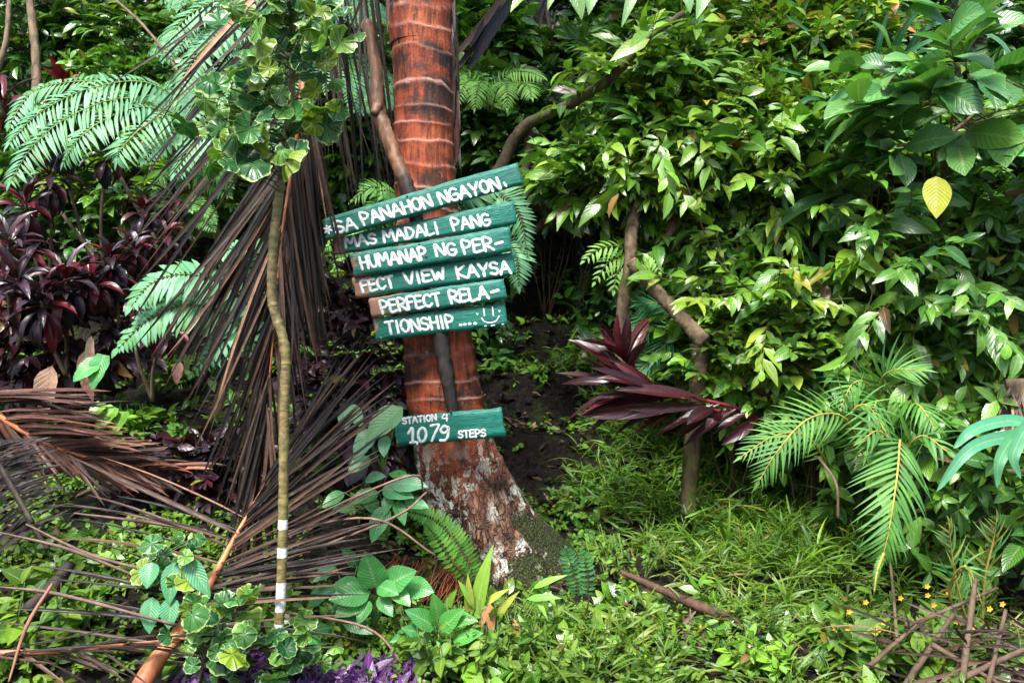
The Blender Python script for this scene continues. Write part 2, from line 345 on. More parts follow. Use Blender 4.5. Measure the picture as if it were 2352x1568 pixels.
def palm_mat():
    b = NT("palm_bark"); o = b.obj(); uv = b.attr("luv").outputs['Vector']; sp = b.n("SeparateXYZ", {0: uv}); lip, low, mossv = sp.outputs
    fib = b.noise(b.obj((40, 40, 5)), 1.0, 6, 0.7); pat = b.noise(b.obj((4.5, 4.5, 5.5)), 1.0, 6, 0.68, dist=0.5); fine = b.noise(o, 120.0, 4)
    up = b.ramp(pat, [(0.38, (0.020, 0.010, 0.007)), (0.47, (0.12, 0.035, 0.015)), (0.54, (0.32, 0.060, 0.020)), (0.70, (0.44, 0.14, 0.06))])
    up = b.mix(0.75, up, b.ramp(fib, [(0.34, (0.08, 0.06, 0.06)), (0.46, (0.7, 0.6, 0.55)), (0.6, (1.3, 1.15, 1.0)), (0.75, (1.7, 1.7, 1.6))]), 'MULTIPLY')
    vcr = b.ramp(b.noise(b.obj((75, 75, 5)), 1.0, 3, 0.6, dist=0.6), [(0.36, 1.0), (0.42, 0.0)])
    up = b.mix(b.math('MULTIPLY', vcr, 0.75), up, (0.018, 0.009, 0.006))
    pale = b.ramp(b.noise(b.obj((11, 11, 15)), 1.0, 5, 0.7), [(0.62, 0.0), (0.68, 1.0)])
    up = b.mix(b.math('MULTIPLY', pale, b.ramp(fine, [(0.35, 0.1), (0.6, 0.8)])), up, (0.50, 0.30, 0.20))
    up = b.mix(b.math('MULTIPLY', lip, b.ramp(fine, [(0.3, 0.35), (0.6, 0.95)])), up, (0.56, 0.30, 0.24))
    wv = b.n("VectorMath", {0: b.obj((40, 40, 12)), 1: b.n("VectorMath", {0: b.n("TexNoise", {'Vector': o, 'Scale': 16.0, 'Detail': 3.0}).outputs[1], 1: (2.6, 2.6, 2.6)}, operation='MULTIPLY').outputs[0]}, operation='ADD').outputs[0]
    vo = b.n("TexVoronoi", {'Vector': wv, 'Scale': 1.0, 'Randomness': 1.0}, feature='DISTANCE_TO_EDGE')
    crack = b.math('MULTIPLY', b.ramp(vo.outputs[0], [(0.02, 1.0), (0.11, 0.0)]), b.ramp(b.noise(b.obj((14, 14, 6)), 1.0, 3), [(0.38, 0.15), (0.55, 1.0)]))
    lo = b.ramp(b.noise(b.obj((22, 22, 9)), 1.0, 5, 0.65), [(0.3, (0.025, 0.013, 0.009)), (0.5, (0.12, 0.052, 0.028)), (0.7, (0.36, 0.20, 0.11))])
    lo = b.mix(b.math('MULTIPLY', crack, 0.93), lo, (0.010, 0.006, 0.005))
    col = b.mix(low, up, lo)
    # pale lichen blotches on the lower trunk
    li = b.ramp(b.noise(b.obj((19, 19, 13)), 1.0, 3, 0.6, dist=0.3), [(0.505, 0.0), (0.525, 1.0)])
    li2 = b.ramp(b.noise(b.obj((1.0, 1.0, 1.0)), 95.0, 2), [(0.30, 0.0), (0.42, 1.0)])
    zone = b.ramp(b.noise(b.obj((3, 3, 2.5)), 1.0, 2), [(0.40, 0.0), (0.50, 1.0)])
    col = b.mix(b.math('MULTIPLY', b.math('MULTIPLY', b.math('MULTIPLY', li, zone), li2), b.math('MULTIPLY', low, 0.95)), col, (0.60, 0.60, 0.50))
    mo = b.ramp(b.math('ADD', mossv, b.math('MULTIPLY', b.math('SUBTRACT', b.noise(o, 11.0, 5), 0.5), 1.5)), [(0.36, 0.0), (0.60, 1.0)])
    mcol = b.ramp(fine, [(0.38, (0.004, 0.006, 0.002)), (0.55, (0.035, 0.048, 0.006)), (0.68, (0.16, 0.19, 0.012))])
    col = b.mix(mo, col, mcol)
    h = b.math('ADD', b.math('MULTIPLY', fib, 0.6), b.math('MULTIPLY', b.math('MULTIPLY', crack, low), -1.2))
    h = b.math('ADD', h, b.math('MULTIPLY', fine, b.math('ADD', b.math('MULTIPLY', mo, 1.2), 0.2)))
    bp = b.n("Bump", {'Height': h, 'Strength': 1.0, 'Distance': 0.014})
    return b.done(b.n("BsdfPrincipled", {'Base Color': col, 'Roughness': b.ramp(pat, [(0.3, 0.5), (0.7, 0.8)]), 'Specular IOR Level': 0.45, 'Normal': bp.outputs[0]}).outputs[0])
M['palm'] = palm_mat()

def board_mat():
    b = NT("painted_board"); uv = b.attr("luv").outputs['Vector']; sp = b.n("SeparateXYZ", {0: uv}); u, v, r = sp.outputs; o = b.obj()
    st = b.n("CombineXYZ", {0: b.math('MULTIPLY', u, 6.0), 1: b.math('MULTIPLY', v, 26.0), 2: b.math('MULTIPLY', r, 40.0)}).outputs[0]
    g = b.noise(st, 1.0, 6, 0.72, dist=0.9); g2 = b.noise(st, 3.0, 4, 0.6); pch = b.noise(o, 9.0, 4)
    teal = b.ramp(g, [(0.30, (0.001, 0.030, 0.022)), (0.44, (0.003, 0.12, 0.085)), (0.56, (0.005, 0.19, 0.135)), (0.70, (0.03, 0.34, 0.25))])
    raw = b.ramp(g2, [(0.3, (0.16, 0.07, 0.045)), (0.7, (0.55, 0.30, 0.20))])
    e = b.math('ADD', b.math('MULTIPLY', b.math('SUBTRACT', 0.10, u), 3.2), b.math('MULTIPLY', b.math('SUBTRACT', pch, 0.5), 2.2))
    e = b.math('ADD', e, b.math('MULTIPLY', b.math('SUBTRACT', g2, 0.5), 0.6))
    tw = b.attr("tint").outputs['Fac']                 # how worn this end of the board is
    ve = b.math('MULTIPLY', b.math('SUBTRACT', b.math('ABSOLUTE', b.math('SUBTRACT', v, 0.5)), 0.44), 6.0, clamp=False)
    e = b.math('ADD', e, b.math('MAXIMUM', ve, 0.0))
    wear = b.ramp(b.math('ADD', e, b.math('SUBTRACT', b.math('MULTIPLY', tw, 1.0), 0.42)), [(0.30, 0.0), (0.40, 1.0)])
    col = b.mix(wear, teal, raw)
    ck = b.ramp(b.noise(b.n("CombineXYZ", {0: b.math('MULTIPLY', u, 3.0), 1: b.math('MULTIPLY', v, 14.0), 2: b.math('MULTIPLY', r, 90.0)}).outputs[0], 1.0, 3, 0.5, dist=1.5), [(0.485, 0.0), (0.497, 1.0), (0.509, 0.0)])
    col = b.mix(b.math('MULTIPLY', ck, 0.6), col, (0.003, 0.012, 0.010))
    bp = b.n("Bump", {'Height': b.math('SUBTRACT', b.math('ADD', g, b.math('MULTIPLY', g2, 0.4)), b.math('MULTIPLY', ck, 0.8)), 'Strength': 0.55, 'Distance': 0.004})
    return b.done(b.n("BsdfPrincipled", {'Base Color': col, 'Roughness': b.ramp(g2, [(0.3, 0.30), (0.7, 0.55)]), 'Specular IOR Level': 0.5, 'Normal': bp.outputs[0]}).outputs[0])
M['board'] = board_mat()
def paint_mat():
    b = NT("white_paint"); o = b.obj(); n = b.noise(o, 45.0, 4)
    c = b.ramp(n, [(0.32, (0.42, 0.46, 0.43)), (0.50, (0.72, 0.74, 0.72)), (0.65, (0.82, 0.84, 0.82))])
    bp = b.n("Bump", {'Height': b.noise(o, 150.0, 3), 'Strength': 0.3, 'Distance': 0.002})
    return b.done(b.n("BsdfPrincipled", {'Base Color': c, 'Roughness': 0.5, 'Normal': bp.outputs[0]}).outputs[0])
M['paint'] = paint_mat()
def sapling_mat():
    b = NT("sapling_bark"); uv = b.attr("luv").outputs['Vector']; sp = b.n("SeparateXYZ", {0: uv}); o = b.obj()
    n = b.noise(b.obj((30, 30, 70)), 1.0, 4); n2 = b.noise(o, 14.0, 4)
    c = b.ramp(n, [(0.3, (0.07, 0.05, 0.02)), (0.65, (0.28, 0.22, 0.08))])
    c = b.mix(b.ramp(n2, [(0.5, 0.0), (0.75, 0.7)]), c, (0.10, 0.13, 0.03))
    edge = b.math('ADD', b.attr("tint").outputs['Fac'], b.math('MULTIPLY', b.math('SUBTRACT', b.noise(o, 60.0, 3), 0.5), 0.5))
    c = b.mix(b.ramp(edge, [(0.45, 0.0), (0.5, 1.0)]), c, b.ramp(n, [(0.25, (0.5, 0.5, 0.46)), (0.5, (0.80, 0.82, 0.80))]))
    bp = b.n("Bump", {'Height': n, 'Strength': 0.6, 'Distance': 0.004})
    return b.done(b.n("BsdfPrincipled", {'Base Color': c, 'Roughness': 0.55, 'Normal': bp.outputs[0]}).outputs[0])
M['sapling'] = sapling_mat()
def pole_mat():
    b = NT("charred_pole"); o = b.obj((26, 26, 6)); n = b.noise(o, 1.0, 5, 0.65); sp = b.n("SeparateXYZ", {0: b.attr("luv").outputs['Vector']})
    tan = b.ramp(n, [(0.35, (0.05, 0.022, 0.012)), (0.62, (0.30, 0.15, 0.075))]); blk = b.ramp(n, [(0.3, (0.004, 0.004, 0.004)), (0.7, (0.05, 0.036, 0.03))])
    f = b.ramp(b.math('ADD', sp.outputs[1], b.math('MULTIPLY', b.math('SUBTRACT', n, 0.5), 0.3)), [(0.46, 0.0), (0.53, 1.0)])
    bp = b.n("Bump", {'Height': n, 'Strength': 0.7, 'Distance': 0.006})
    return b.done(b.n("BsdfPrincipled", {'Base Color': b.mix(f, tan, blk), 'Roughness': 0.5, 'Normal': bp.outputs[0]}).outputs[0])
M['pole'] = pole_mat()
def dot_mat(name, c, rough=0.5):
    b = NT(name); n = b.noise(b.obj(), 60.0, 3); col = b.mix(b.math('MULTIPLY', n, 0.5), c, tuple(x * 0.45 for x in c))
    return b.done(b.n("BsdfPrincipled", {'Base Color': col, 'Roughness': rough}).outputs[0])
M['yellow'] = dot_mat("yellow_petal", (0.80, 0.42, 0.02)); M['nail'] = dot_mat("rusty_nail", (0.05, 0.03, 0.02), 0.4)
M['petiole'] = wood_mat("palm_petiole", (0.22, 0.05, 0.02), (0.62, 0.24, 0.10), rough=0.4, scale=0.6)

# palettes (surface colours)
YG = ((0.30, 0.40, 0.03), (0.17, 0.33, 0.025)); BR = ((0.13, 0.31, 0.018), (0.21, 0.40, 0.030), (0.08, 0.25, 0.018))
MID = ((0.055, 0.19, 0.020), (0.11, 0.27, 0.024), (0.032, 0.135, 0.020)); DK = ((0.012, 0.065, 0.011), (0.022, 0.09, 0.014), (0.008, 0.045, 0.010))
MINT = ((0.10, 0.34, 0.17), (0.13, 0.38, 0.18), (0.08, 0.28, 0.10)); PUR = ((0.020, 0.006, 0.011), (0.040, 0.007, 0.012), (0.013, 0.008, 0.013))
RED = ((0.26, 0.008, 0.02), (0.10, 0.008, 0.016)); DEAD = ((0.10, 0.055, 0.035), (0.06, 0.035, 0.025), (0.16, 0.09, 0.055), (0.035, 0.022, 0.018))
HERB = ((0.055, 0.16, 0.010), (0.11, 0.22, 0.012), (0.025, 0.095, 0.010), (0.17, 0.27, 0.02))
ORG = ((0.60, 0.20, 0.06), (0.55, 0.32, 0.05))
# ------------------------------------------------------------------ ground
def build_ground():
    def axis(segs):
        r = []
        for a, b, st in segs: r += list(np.arange(a, b, st))
        return np.array(r + [segs[-1][1]])
    xs = axis([(-60, -14, 3), (-14, -5, 0.5), (-5, 5, 0.045), (5, 14, 0.5), (14, 60, 3)])
    ys = axis([(-60, -6, 4), (-6, 1.6, 0.4), (1.6, 9.5, 0.045), (9.5, 16, 0.25), (16, 60, 3)])
    X, Y = np.meshgrid(xs, ys); Z = H(X, Y)
    nx, ny = len(xs), len(ys); a = (np.arange(ny - 1)[:, None] * nx + np.arange(nx - 1)[None]).ravel()
    mb = MB(); mb.add(np.stack([X, Y, Z], -1).reshape(-1, 3), q=np.stack([a, a + 1, a + nx + 1, a + nx], 1))
    return tag(mb.build("hillside_ground", M['soil'], loc=(0, 0, 0)), kind="structure")
ground = build_ground()

# ------------------------------------------------------------------ coconut palm carrying the sign
TY = 4.0
tree = thing("coconut_palm", "coconut palm with ringed orange-brown trunk that carries the green sign boards", "palm tree", P(1190, 1330, TY))
TRK = [(962, -1900, 118), (964, -900, 126), (966, 0, 142), (972, 120, 140), (974, 250, 138), (976, 400, 142), (990, 600, 150), (1005, 780, 160), (1023, 930, 176), (1048, 1040, 190), (1088, 1150, 226), (1135, 1240, 280), (1190, 1330, 370), (1235, 1430, 500)]
def trunk():
    tp = np.array(TRK, float); n = 640
    ctr = curve(np.array([[*P(a, b, TY)] for a, b, c in TRK]), n); rad = curve(np.array([[c, 0, 0] for c in tp[:, 2]]), n)[:, 0] / 2 / FPX * TY
    ctr[:, 1] += np.clip(rad - 0.15, 0, 1) * 0.6
    sides = 72; an = np.linspace(0, 2 * np.pi, sides, endpoint=False); z = ctr[:, 2]
    A, Zg = np.meshgrid(an, z)
    # leaf scars: irregular tilted rings about 11 cm apart
    zb = z.min(); wob = 0.022 * np.sin(A + 1.2 + Zg * 2.7) + 0.012 * np.sin(2 * A + Zg * 7) + 0.016 * fbm(A * 2.2, Zg * 9, 4, 6) * 2
    ph = (Zg + wob) / 0.112 + 0.28 * np.sin(Zg * 5.1) + 0.2 * np.sin(Zg * 13.7 + 1); fr = ph - np.floor(ph)
    low = sstep(1.25, 0.75, Zg + 0.05 * np.sin(3 * A)); 
    lipm = (1 - np.clip(np.abs(fr - 0.93) / 0.085, 0, 1)) * (1 - low * 0.9)
    wid = 0.5 + 0.5 * np.sin(A * 1.0 + np.floor(ph) * 2.4); lipm = np.clip(lipm * (0.10 + 1.0 * wid) * (0.55 + 1.2 * vnoise(A * 3, Zg * 14, 8)), 0, 1)
    led = np.where(fr < 0.95, fr ** 3 * 0.0085, 0.0085 * (1 - fr) / 0.05) * (1 - low * 0.6)
    rr = rad[:, None] * (1 + 0.025 * np.sin(2 * A + Zg * 2) + low * 0.05 * np.sin(5 * A + Zg * 3)) + led
    bumps = 0.018 * low * fbm(A * 6, Zg * 14, 4, 2) * 2 + 0.003 * fbm(A * 8, Zg * 20, 3, 4)
    flare = sstep(0.75, 0.25, Zg); rr = rr + bumps + flare * 0.030 * (np.sin(7 * A + 1) + 0.6 * np.sin(11 * A))
    X = ctr[:, 0][:, None] + rr * np.cos(A); Yy = ctr[:, 1][:, None] + rr * np.sin(A)
    V = np.stack([X, Yy, Zg], -1).reshape(-1, 3)
    i = np.arange(n - 1)[:, None] * sides; j = np.arange(sides)[None]; j2 = (j + 1) % sides
    Q = np.stack([i + j, i + j2, i + sides + j2, i + sides + j], -1).reshape(-1, 4)
    right = np.cos(A); left = -np.cos(A)
    moss = sstep(1.05, 0.45, Zg) * (sstep(0.25, 0.8, right) * 1.0 + sstep(0.35, 0.85, left) * 0.95) + sstep(0.62, 0.38, Zg) * 0.45
    moss = np.maximum(moss, sstep(1.35, 1.15, Zg) * sstep(0.85, 1.0, left) * 0.8)
    uv = np.stack([lipm, low, np.clip(moss, 0, 1)], -1).reshape(-1, 3)
    mb = MB(); mb.add(V, q=Q, uv=uv); return mb.build("trunk", M['palm'], tree), ctr
trk, tctr = trunk()
def palm_crown():
    top = tctr[0]
    for k in range(13):
        a = k * 2.4; mr, ml = MB(), MB(); L = 3.2; d = np.array([math.cos(a), math.sin(a), 0])
        up0 = 0.5 + 0.5 * rng.random()
        pts = [top, top + d * 0.9 + np.array([0, 0, up0]), top + d * 2.1 + np.array([0, 0, up0 * 1.1]), top + d * L + np.array([0, 0, up0 - 1.3])]
        frond(mr, ml, pts, 46, 0.75, 0.045, ang=(60, 35), up=(0, 0, 1), droop=0.3, curl=0.6, prof='strap', cols=MID, r0=0.03)
        r = mr.build("frond_stalk", M['stem'], tree); l = ml.build("leaflets", M['leaf'], r)
palm_crown()
def palm_roots():
    mb = MB()
    for k in range(150):           # bundle of hair-thin reddish roots on the left of the foot
        x0, y0 = U(885, 1075), U(1270, 1330); y = TY - 0.34 + U(-0.05, 0.12)
        a = P(x0 + 12, y0, y); c = P(x0 - U(5, 60), y0 + U(60, 130), y - U(0.02, 0.18))
        tube(mb, [a, (a + c) / 2 + U(-0.02, 0.02, 3), c], [U(0.002, 0.004), 0.0015], n=6, sides=4, c=(0.30 * U(0.4, 1.3), 0.085, 0.03), caps=False)
    o = mb.build("root_mat", M['stem'], tree); tag(o, kind="stuff")
palm_roots()
def buttress():
    mb = MB()
    for pts, r in (([(1195, 1290, 3.98), (1270, 1330, 3.90), (1340, 1370, 3.84), (1420, 1440, 3.8)], [0.13, 0.10, 0.06, 0.03]),
                   ([(1100, 1310, 3.9), (1060, 1370, 3.7), (1040, 1440, 3.6)], [0.12, 0.07, 0.03]),
                   ([(1200, 1320, 3.85), (1230, 1390, 3.68), (1270, 1450, 3.6)], [0.13, 0.07, 0.03])):
        tube(mb, [P(*p) for p in pts], r, n=26, sides=18, rough=0.10)
    for k in range(len(mb.uv)): mb.uv[k][:, 0] = 0; mb.uv[k][:, 1] = 1; mb.uv[k][:, 2] = 0.62
    mb.build("root", M['palm'], tree)
buttress()

def sheath_shade_strips():  # old leaf fibres; their dark colour also paints in the trunk's shadowed right edge
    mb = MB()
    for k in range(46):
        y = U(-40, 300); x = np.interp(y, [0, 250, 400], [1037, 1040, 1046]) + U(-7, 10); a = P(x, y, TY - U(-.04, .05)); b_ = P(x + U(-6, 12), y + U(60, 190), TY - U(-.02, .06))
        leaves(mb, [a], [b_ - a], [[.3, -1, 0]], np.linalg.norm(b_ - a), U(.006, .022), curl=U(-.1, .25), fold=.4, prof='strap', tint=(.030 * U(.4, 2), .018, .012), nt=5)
    mb.build("sheath_shade_strips", M['dead'], tree)
# ------------------------------------------------------------------ the painted sign
def Z1(x, y): return ((780 + x / 4.481) * .9408, (390 + y / 4.481) * .9408)
def Z2(x, y): return ((840 + x / 5.113) * .9408, (600 + y / 5.113) * .9408)
def Z3(x, y): return ((900 + x / 5.88) * .9408, (960 + y / 5.88) * .9408)
FONT = {  # brush strokes in a unit box, origin bottom left
 'A': [[(0, 0), (.28, .55), (.5, 1), (.72, .55), (1, 0)], [(.2, .36), (.8, .36)]],
 'C': [[(.95, .82), (.6, 1), (.2, .85), (.03, .5), (.2, .12), (.6, 0), (1, .18)]],
 'D': [[(.08, 0), (.05, 1)], [(.05, 1), (.6, .92), (.97, .5), (.6, .08), (.08, 0)]],
 'E': [[(.95, 1), (.12, .97), (.1, .5), (.08, 0), (1, .04)], [(.1, .52), (.8, .54)]],
 'F': [[(1, 1), (.12, .96), (.08, 0)], [(.1, .52), (.8, .55)]],
 'G': [[(.92, .86), (.55, 1), (.15, .8), (.03, .42), (.25, .05), (.7, 0), (.98, .2), (.95, .45), (.55, .45)]],
 'H': [[(.08, 0), (.05, 1)], [(.92, 0), (.95, 1)], [(.05, .5), (.95, .52)]],
 'I': [[(.5, 0), (.5, 1)]],
 'K': [[(.08, 0), (.05, 1)], [(.9, 1), (.12, .48), (1, 0)]],
 'L': [[(.08, 1), (.08, 0.03), (1, .06)]],
 'M': [[(.0, 0), (.12, 1), (.5, .35), (.86, 1), (1, 0)]],
 'N': [[(.05, 0), (.05, 1), (.93, 0), (.95, 1)]],
 'O': [[(.5, 1), (.12, .8), (.03, .4), (.3, .03), (.7, .03), (.97, .45), (.85, .85), (.5, 1)]],
 'P': [[(.12, 0), (.06, 1), (.6, 1.0), (.97, .78), (.75, .5), (.1, .42)]],
 'R': [[(.1, 0), (.06, 1), (.6, 1.0), (.93, .78), (.7, .52), (.12, .46), (.5, .3), (1, 0)]],
 'S': [[(.95, .85), (.55, 1), (.12, .85), (.2, .58), (.75, .45), (.97, .22), (.6, 0), (.03, .1)]],
 'T': [[(0, .97), (1, 1)], [(.5, .97), (.5, 0)]],
 'U': [[(.05, 1), (.08, .3), (.4, 0), (.8, .1), (.93, .4), (.95, 1)]],
 'V': [[(0, 1), (.5, 0), (1, 1)]],
 'W': [[(0, 1), (.25, 0), (.5, .65), (.75, 0), (1, 1)]],
 'Y': [[(0, 1), (.5, .45), (1, 1)], [(.5, .45), (.45, 0)]],
}
ADV = {'I': .42, 'M': 1.25, 'W': 1.2, 'A': 1.05, 'N': 1.0, 'E': .85, 'F': .8, 'L': .8, 'S': .85, 'T': .9, 'P': .9}
def stroke(mb, pts2, depthf, width, k):
    """one raised brush stroke along frame points; depthf gives the board's front distance"""
    p = np.array(pts2, float)
    if len(p) > 1:
        n = max(8, int(len(p) * 5)); c = curve(np.c_[p, np.zeros(len(p))], n)[:, :2] if len(p) > 2 else p[0] + (p[-1] - p[0]) * np.linspace(0, 1, 8)[:, None]
    else: c = np.array([p[0] - [width * .08, 0], p[0] + [width * .08, 0]])
    d = np.gradient(c, axis=0); L = np.hypot(*d.T); d = d / np.maximum(L, 1e-6)[:, None]
    r = width / 2; cap = [(0.92, .38), (0.72, .70), (0.38, .93)]
    C = [c[0] - d[0] * r * a for a, b in cap] + list(c) + [c[-1] + d[-1] * r * a for a, b in cap[::-1]]
    Wd = [r * b for a, b in cap] + list(r * (1 + 0.10 * np.sin(np.arange(len(c)) * 1.3 + k))) + [r * b for a, b in cap[::-1]]
    Dd = [d[0]] * 3 + list(d) + [d[-1]] * 3
    rows = []
    prof = [(-1, -0.0012), (-.8, .0014), (-.3, .0024), (.3, .0024), (.8, .0014), (1, -.0012)]
    for cc, ww, dd in zip(C, Wd, Dd):
        s = np.array([-dd[1], dd[0]])
        for a, h in prof:
            q = cc + s * ww * a * (1 + rng.normal(0, 0.02)); rows.append(P(q[0], q[1], depthf(q[0], q[1]) - h - 0.00004 * k))
    m = len(C); a = (np.arange(m - 1)[:, None] * 6 + np.arange(5)[None]).ravel()
    mb.add(rows, q=np.stack([a, a + 1, a + 7, a + 6], 1))
def word(mb, Zf, text, x0, y0, x1, y1, h, width, depthf, kk, lean=0.0):
    """letters standing on the baseline (x0,y0)-(x1,y1) of a zoomed crop"""
    b0, b1 = np.array([x0, y0], float), np.array([x1, y1], float); d = (b1 - b0); Ln = np.hypot(*d); d = d / Ln; up = nrm(np.array([d[1], -d[0]]) + np.array([lean, 0]))
    ws = np.array([ADV.get(ch, .95) for ch in text]); gap = 0.22; tot = ws.sum() + gap * (len(text) - 1); s = Ln / tot; x = 0
    for ch, wch in zip(text, ws):
        if ch in FONT:
            jr = rng.normal(0, 0.012, 3)
            for st in FONT[ch]:
                kk[0] += 1
                pts = [Zf(*(b0 + d * (x + wch * s * a) + up * h * (bb * (1 + jr[0]) + jr[1]))) for a, bb in st]
                stroke(mb, pts, depthf, width, kk[0] % 12)
        x += (wch + gap) * s
def board(parent, Zf, corners, y0, wear, tiltx=0.0, seed=0):
    """plank from four zoom-crop corners TL TR BR BL; returns the object and the front distance function"""
    c = [np.array(Zf(*p)) for p in corners]; r = np.random.default_rng(seed); nu, nv = 60, 7
    xm = (c[0][0] + c[1][0]) / 2; sp_ = c[1][0] - c[0][0]
    def dep(px, py): return y0 + tiltx * (px - xm) / sp_
    u = np.linspace(0, 1, nu); v = np.linspace(0, 1, nv); U_, V_ = np.meshgrid(u, v)
    je = lambda amp, k: amp * (fbm(u * 9 + k, u * 0 + seed, 3, seed) * 2 + 0.35 * r.normal(0, 1, nu) * 0.3)
    top = (1 - u)[:, None] * c[0] + u[:, None] * c[1]; bot = (1 - u)[:, None] * c[3] + u[:, None] * c[2]
    top[:, 1] += je(2.6, 1); bot[:, 1] += je(2.6, 5)
    g = (1 - V_)[..., None] * top[None] + V_[..., None] * bot[None]
    ev = r.normal(0, 1.2, nv); ev2 = r.normal(0, 1.2, nv); g[:, 0, 0] += ev; g[:, -1, 0] += ev2
    F = np.array([[P(g[j, i, 0], g[j, i, 1], dep(*g[j, i])) for i in range(nu)] for j in range(nv)])
    rim = np.maximum(np.maximum((V_ == 0), (V_ == 1)), np.maximum((U_ == 0), (U_ == 1)))
    F[..., 1] += rim * 0.003
    B = F.copy(); B[..., 1] += 0.020
    mb = MB(); V3 = np.concatenate([F.reshape(-1, 3), B.reshape(-1, 3)]); k = nu * nv
    a = (np.arange(nv - 1)[:, None] * nu + np.arange(nu - 1)[None]).ravel(); q = np.stack([a, a + nu, a + nu + 1, a + 1], 1)
    qs = [q, q[:, ::-1] + k]
    loop = list(range(nu)) + [j * nu + nu - 1 for j in range(1, nv)] + [(nv - 1) * nu + i for i in range(nu - 2, -1, -1)] + [j * nu for j in range(nv - 2, 0, -1)]
    l = np.array(loop); l2 = np.roll(l, -1); qs.append(np.stack([l, l2, l2 + k, l + k], 1))
    uv = np.stack([U_, V_, np.full_like(U_, seed * .137)], -1).reshape(-1, 3)
    mb.add(V3, q=np.vstack(qs), uv=np.vstack([uv, uv]), c=(wear, wear, wear))
    return mb.build("board", M['board'], parent), dep

SY = 3.72
sign = thing("wooden_sign", "weathered teal board sign with hand-painted white message, nailed on a pole against the palm trunk", "sign", P(1010, 780, SY))
rowsp = [  # corners, distance, wear, tilt, words (text, x0,y0,x1,y1, height)
 (Z1, [(40, 645), (2170, 25), (2232, 262), (62, 888)], SY - 0.028, 0.25, 0.02, [("SA", 188, 808, 412, 752, 125), ("PANAHON", 478, 716, 1240, 505, 128), ("NGAYON", 1328, 482, 1985, 318, 128)], 27),
 (Z1, [(140, 858), (2128, 445), (2158, 696), (150, 1040)], SY, 0.62, -0.01, [("MAS", 290, 962, 630, 912, 112), ("MADALI", 712, 903, 1312, 806, 122), ("PANG", 1462, 776, 1872, 712, 125)], 25),
 (Z1, [(330, 1025), (2075, 730), (2105, 995), (370, 1280)], SY - 0.020, 0.35, 0.0, [("HUMANAP", 462, 1194, 1180, 1086, 132), ("NG", 1280, 1058, 1500, 1040, 128), ("PER", 1578, 1030, 1905, 985, 138)], 27),
 (Z1, [(345, 1285), (2130, 1010), (2145, 1255), (395, 1515)], SY + 0.004, 0.80, 0.01, [("FECT", 472, 1450, 822, 1392, 125), ("VIEW", 945, 1366, 1378, 1305, 122), ("KAYSA", 1512, 1300, 2095, 1240, 132)], 27),
 (Z2, [(300, 660), (1990, 400), (2035, 660), (350, 893)], SY - 0.012, 0.84, -0.01, [("PERFECT", 472, 842, 1215, 738, 150), ("RELA", 1332, 718, 1805, 655, 150)], 31),
 (Z2, [(355, 905), (2012, 716), (2037, 990), (405, 1185)], SY + 0.006, 0.15, 0.0, [("TIONSHIP", 540, 1100, 1375, 1010, 148)], 29)]
kk = [0]
for bi, (Zf, cor, y0, wear, tx, words, sw) in enumerate(rowsp):
    bo, dep = board(sign, Zf, cor, y0, wear, tx, bi + 1); mb = MB(); z = 4.481 if Zf is Z1 else 5.113
    for (t_, a, b_, c_, d_, h_) in words:
        mw = MB(); word(mw, Zf, t_, a, b_, c_, d_, h_, sw / z * 1.2, dep, kk, lean=-0.10); mw.build("lettering", M['paint'], bo)
    W1 = sw / z * 1.05
    def dot(x, y, s=1.0, x2=None, y2=None):
        kk[0] += 1; stroke(mb, [Zf(x, y)] if x2 is None else [Zf(x, y), Zf(x2, y2)], dep, W1 * s, kk[0] % 12)
    if bi == 0:
        for a in range(3):
            an = a * math.pi / 3 + .2; dot(90 - 38 * math.cos(an), 765 - 42 * math.sin(an), .9, 90 + 38 * math.cos(an), 765 + 42 * math.sin(an))
        dot(2020, 255, 1.0, 2040, 288)
    if bi == 2: dot(1932, 922, 1.25, 1998, 905)
    if bi == 4: dot(1845, 582, 1.35, 1920, 560)
    if bi == 5:
        for x, y in ((1455, 990), (1508, 985), (1568, 975), (1637, 972)): dot(x, y, 1.25)
        dot(1743, 788, .62, 1753, 872); dot(1852, 768, .62, 1864, 870)
        kk[0] += 1; stroke(mb, [Zf(1716, 902), Zf(1750, 945), Zf(1820, 962), Zf(1895, 940), Zf(1938, 880)], dep, W1 * .6, 5)
        for x, y in ((1664, 852), (1940, 815)): dot(x - 9, y - 8, .42, x, y + 12); dot(x + 10, y - 8, .42, x, y + 12)
        dot(1755, 1006, .45, 1775, 1000); dot(1838, 998, .45, 1880, 990); dot(1972, 982, .4, 1992, 978)
        dot(455, 1135, .2, 470, 1160)
    if mb.v: mb.build("painted_marks", M['paint'], bo)
for (Zf, x, y, yy) in ((Z1, 960, 400, SY - .028), (Z1, 1005, 592, SY - .028), (Z1, 1090, 925, SY - .02), (Z1, 1165, 1060, SY - .02), (Z1, 760, 1250, SY + .004), (Z2, 1105, 770, SY - .012), (Z2, 1175, 1050, SY + .006)):
    q = Zf(x, y); p = P(q[0], q[1], yy); mbn = MB(); tube(mbn, [p + [0, .006, 0], p - [0, .004, 0]], [.004, .0045], n=3, sides=8); mbn.build("nail", M['nail'], sign)
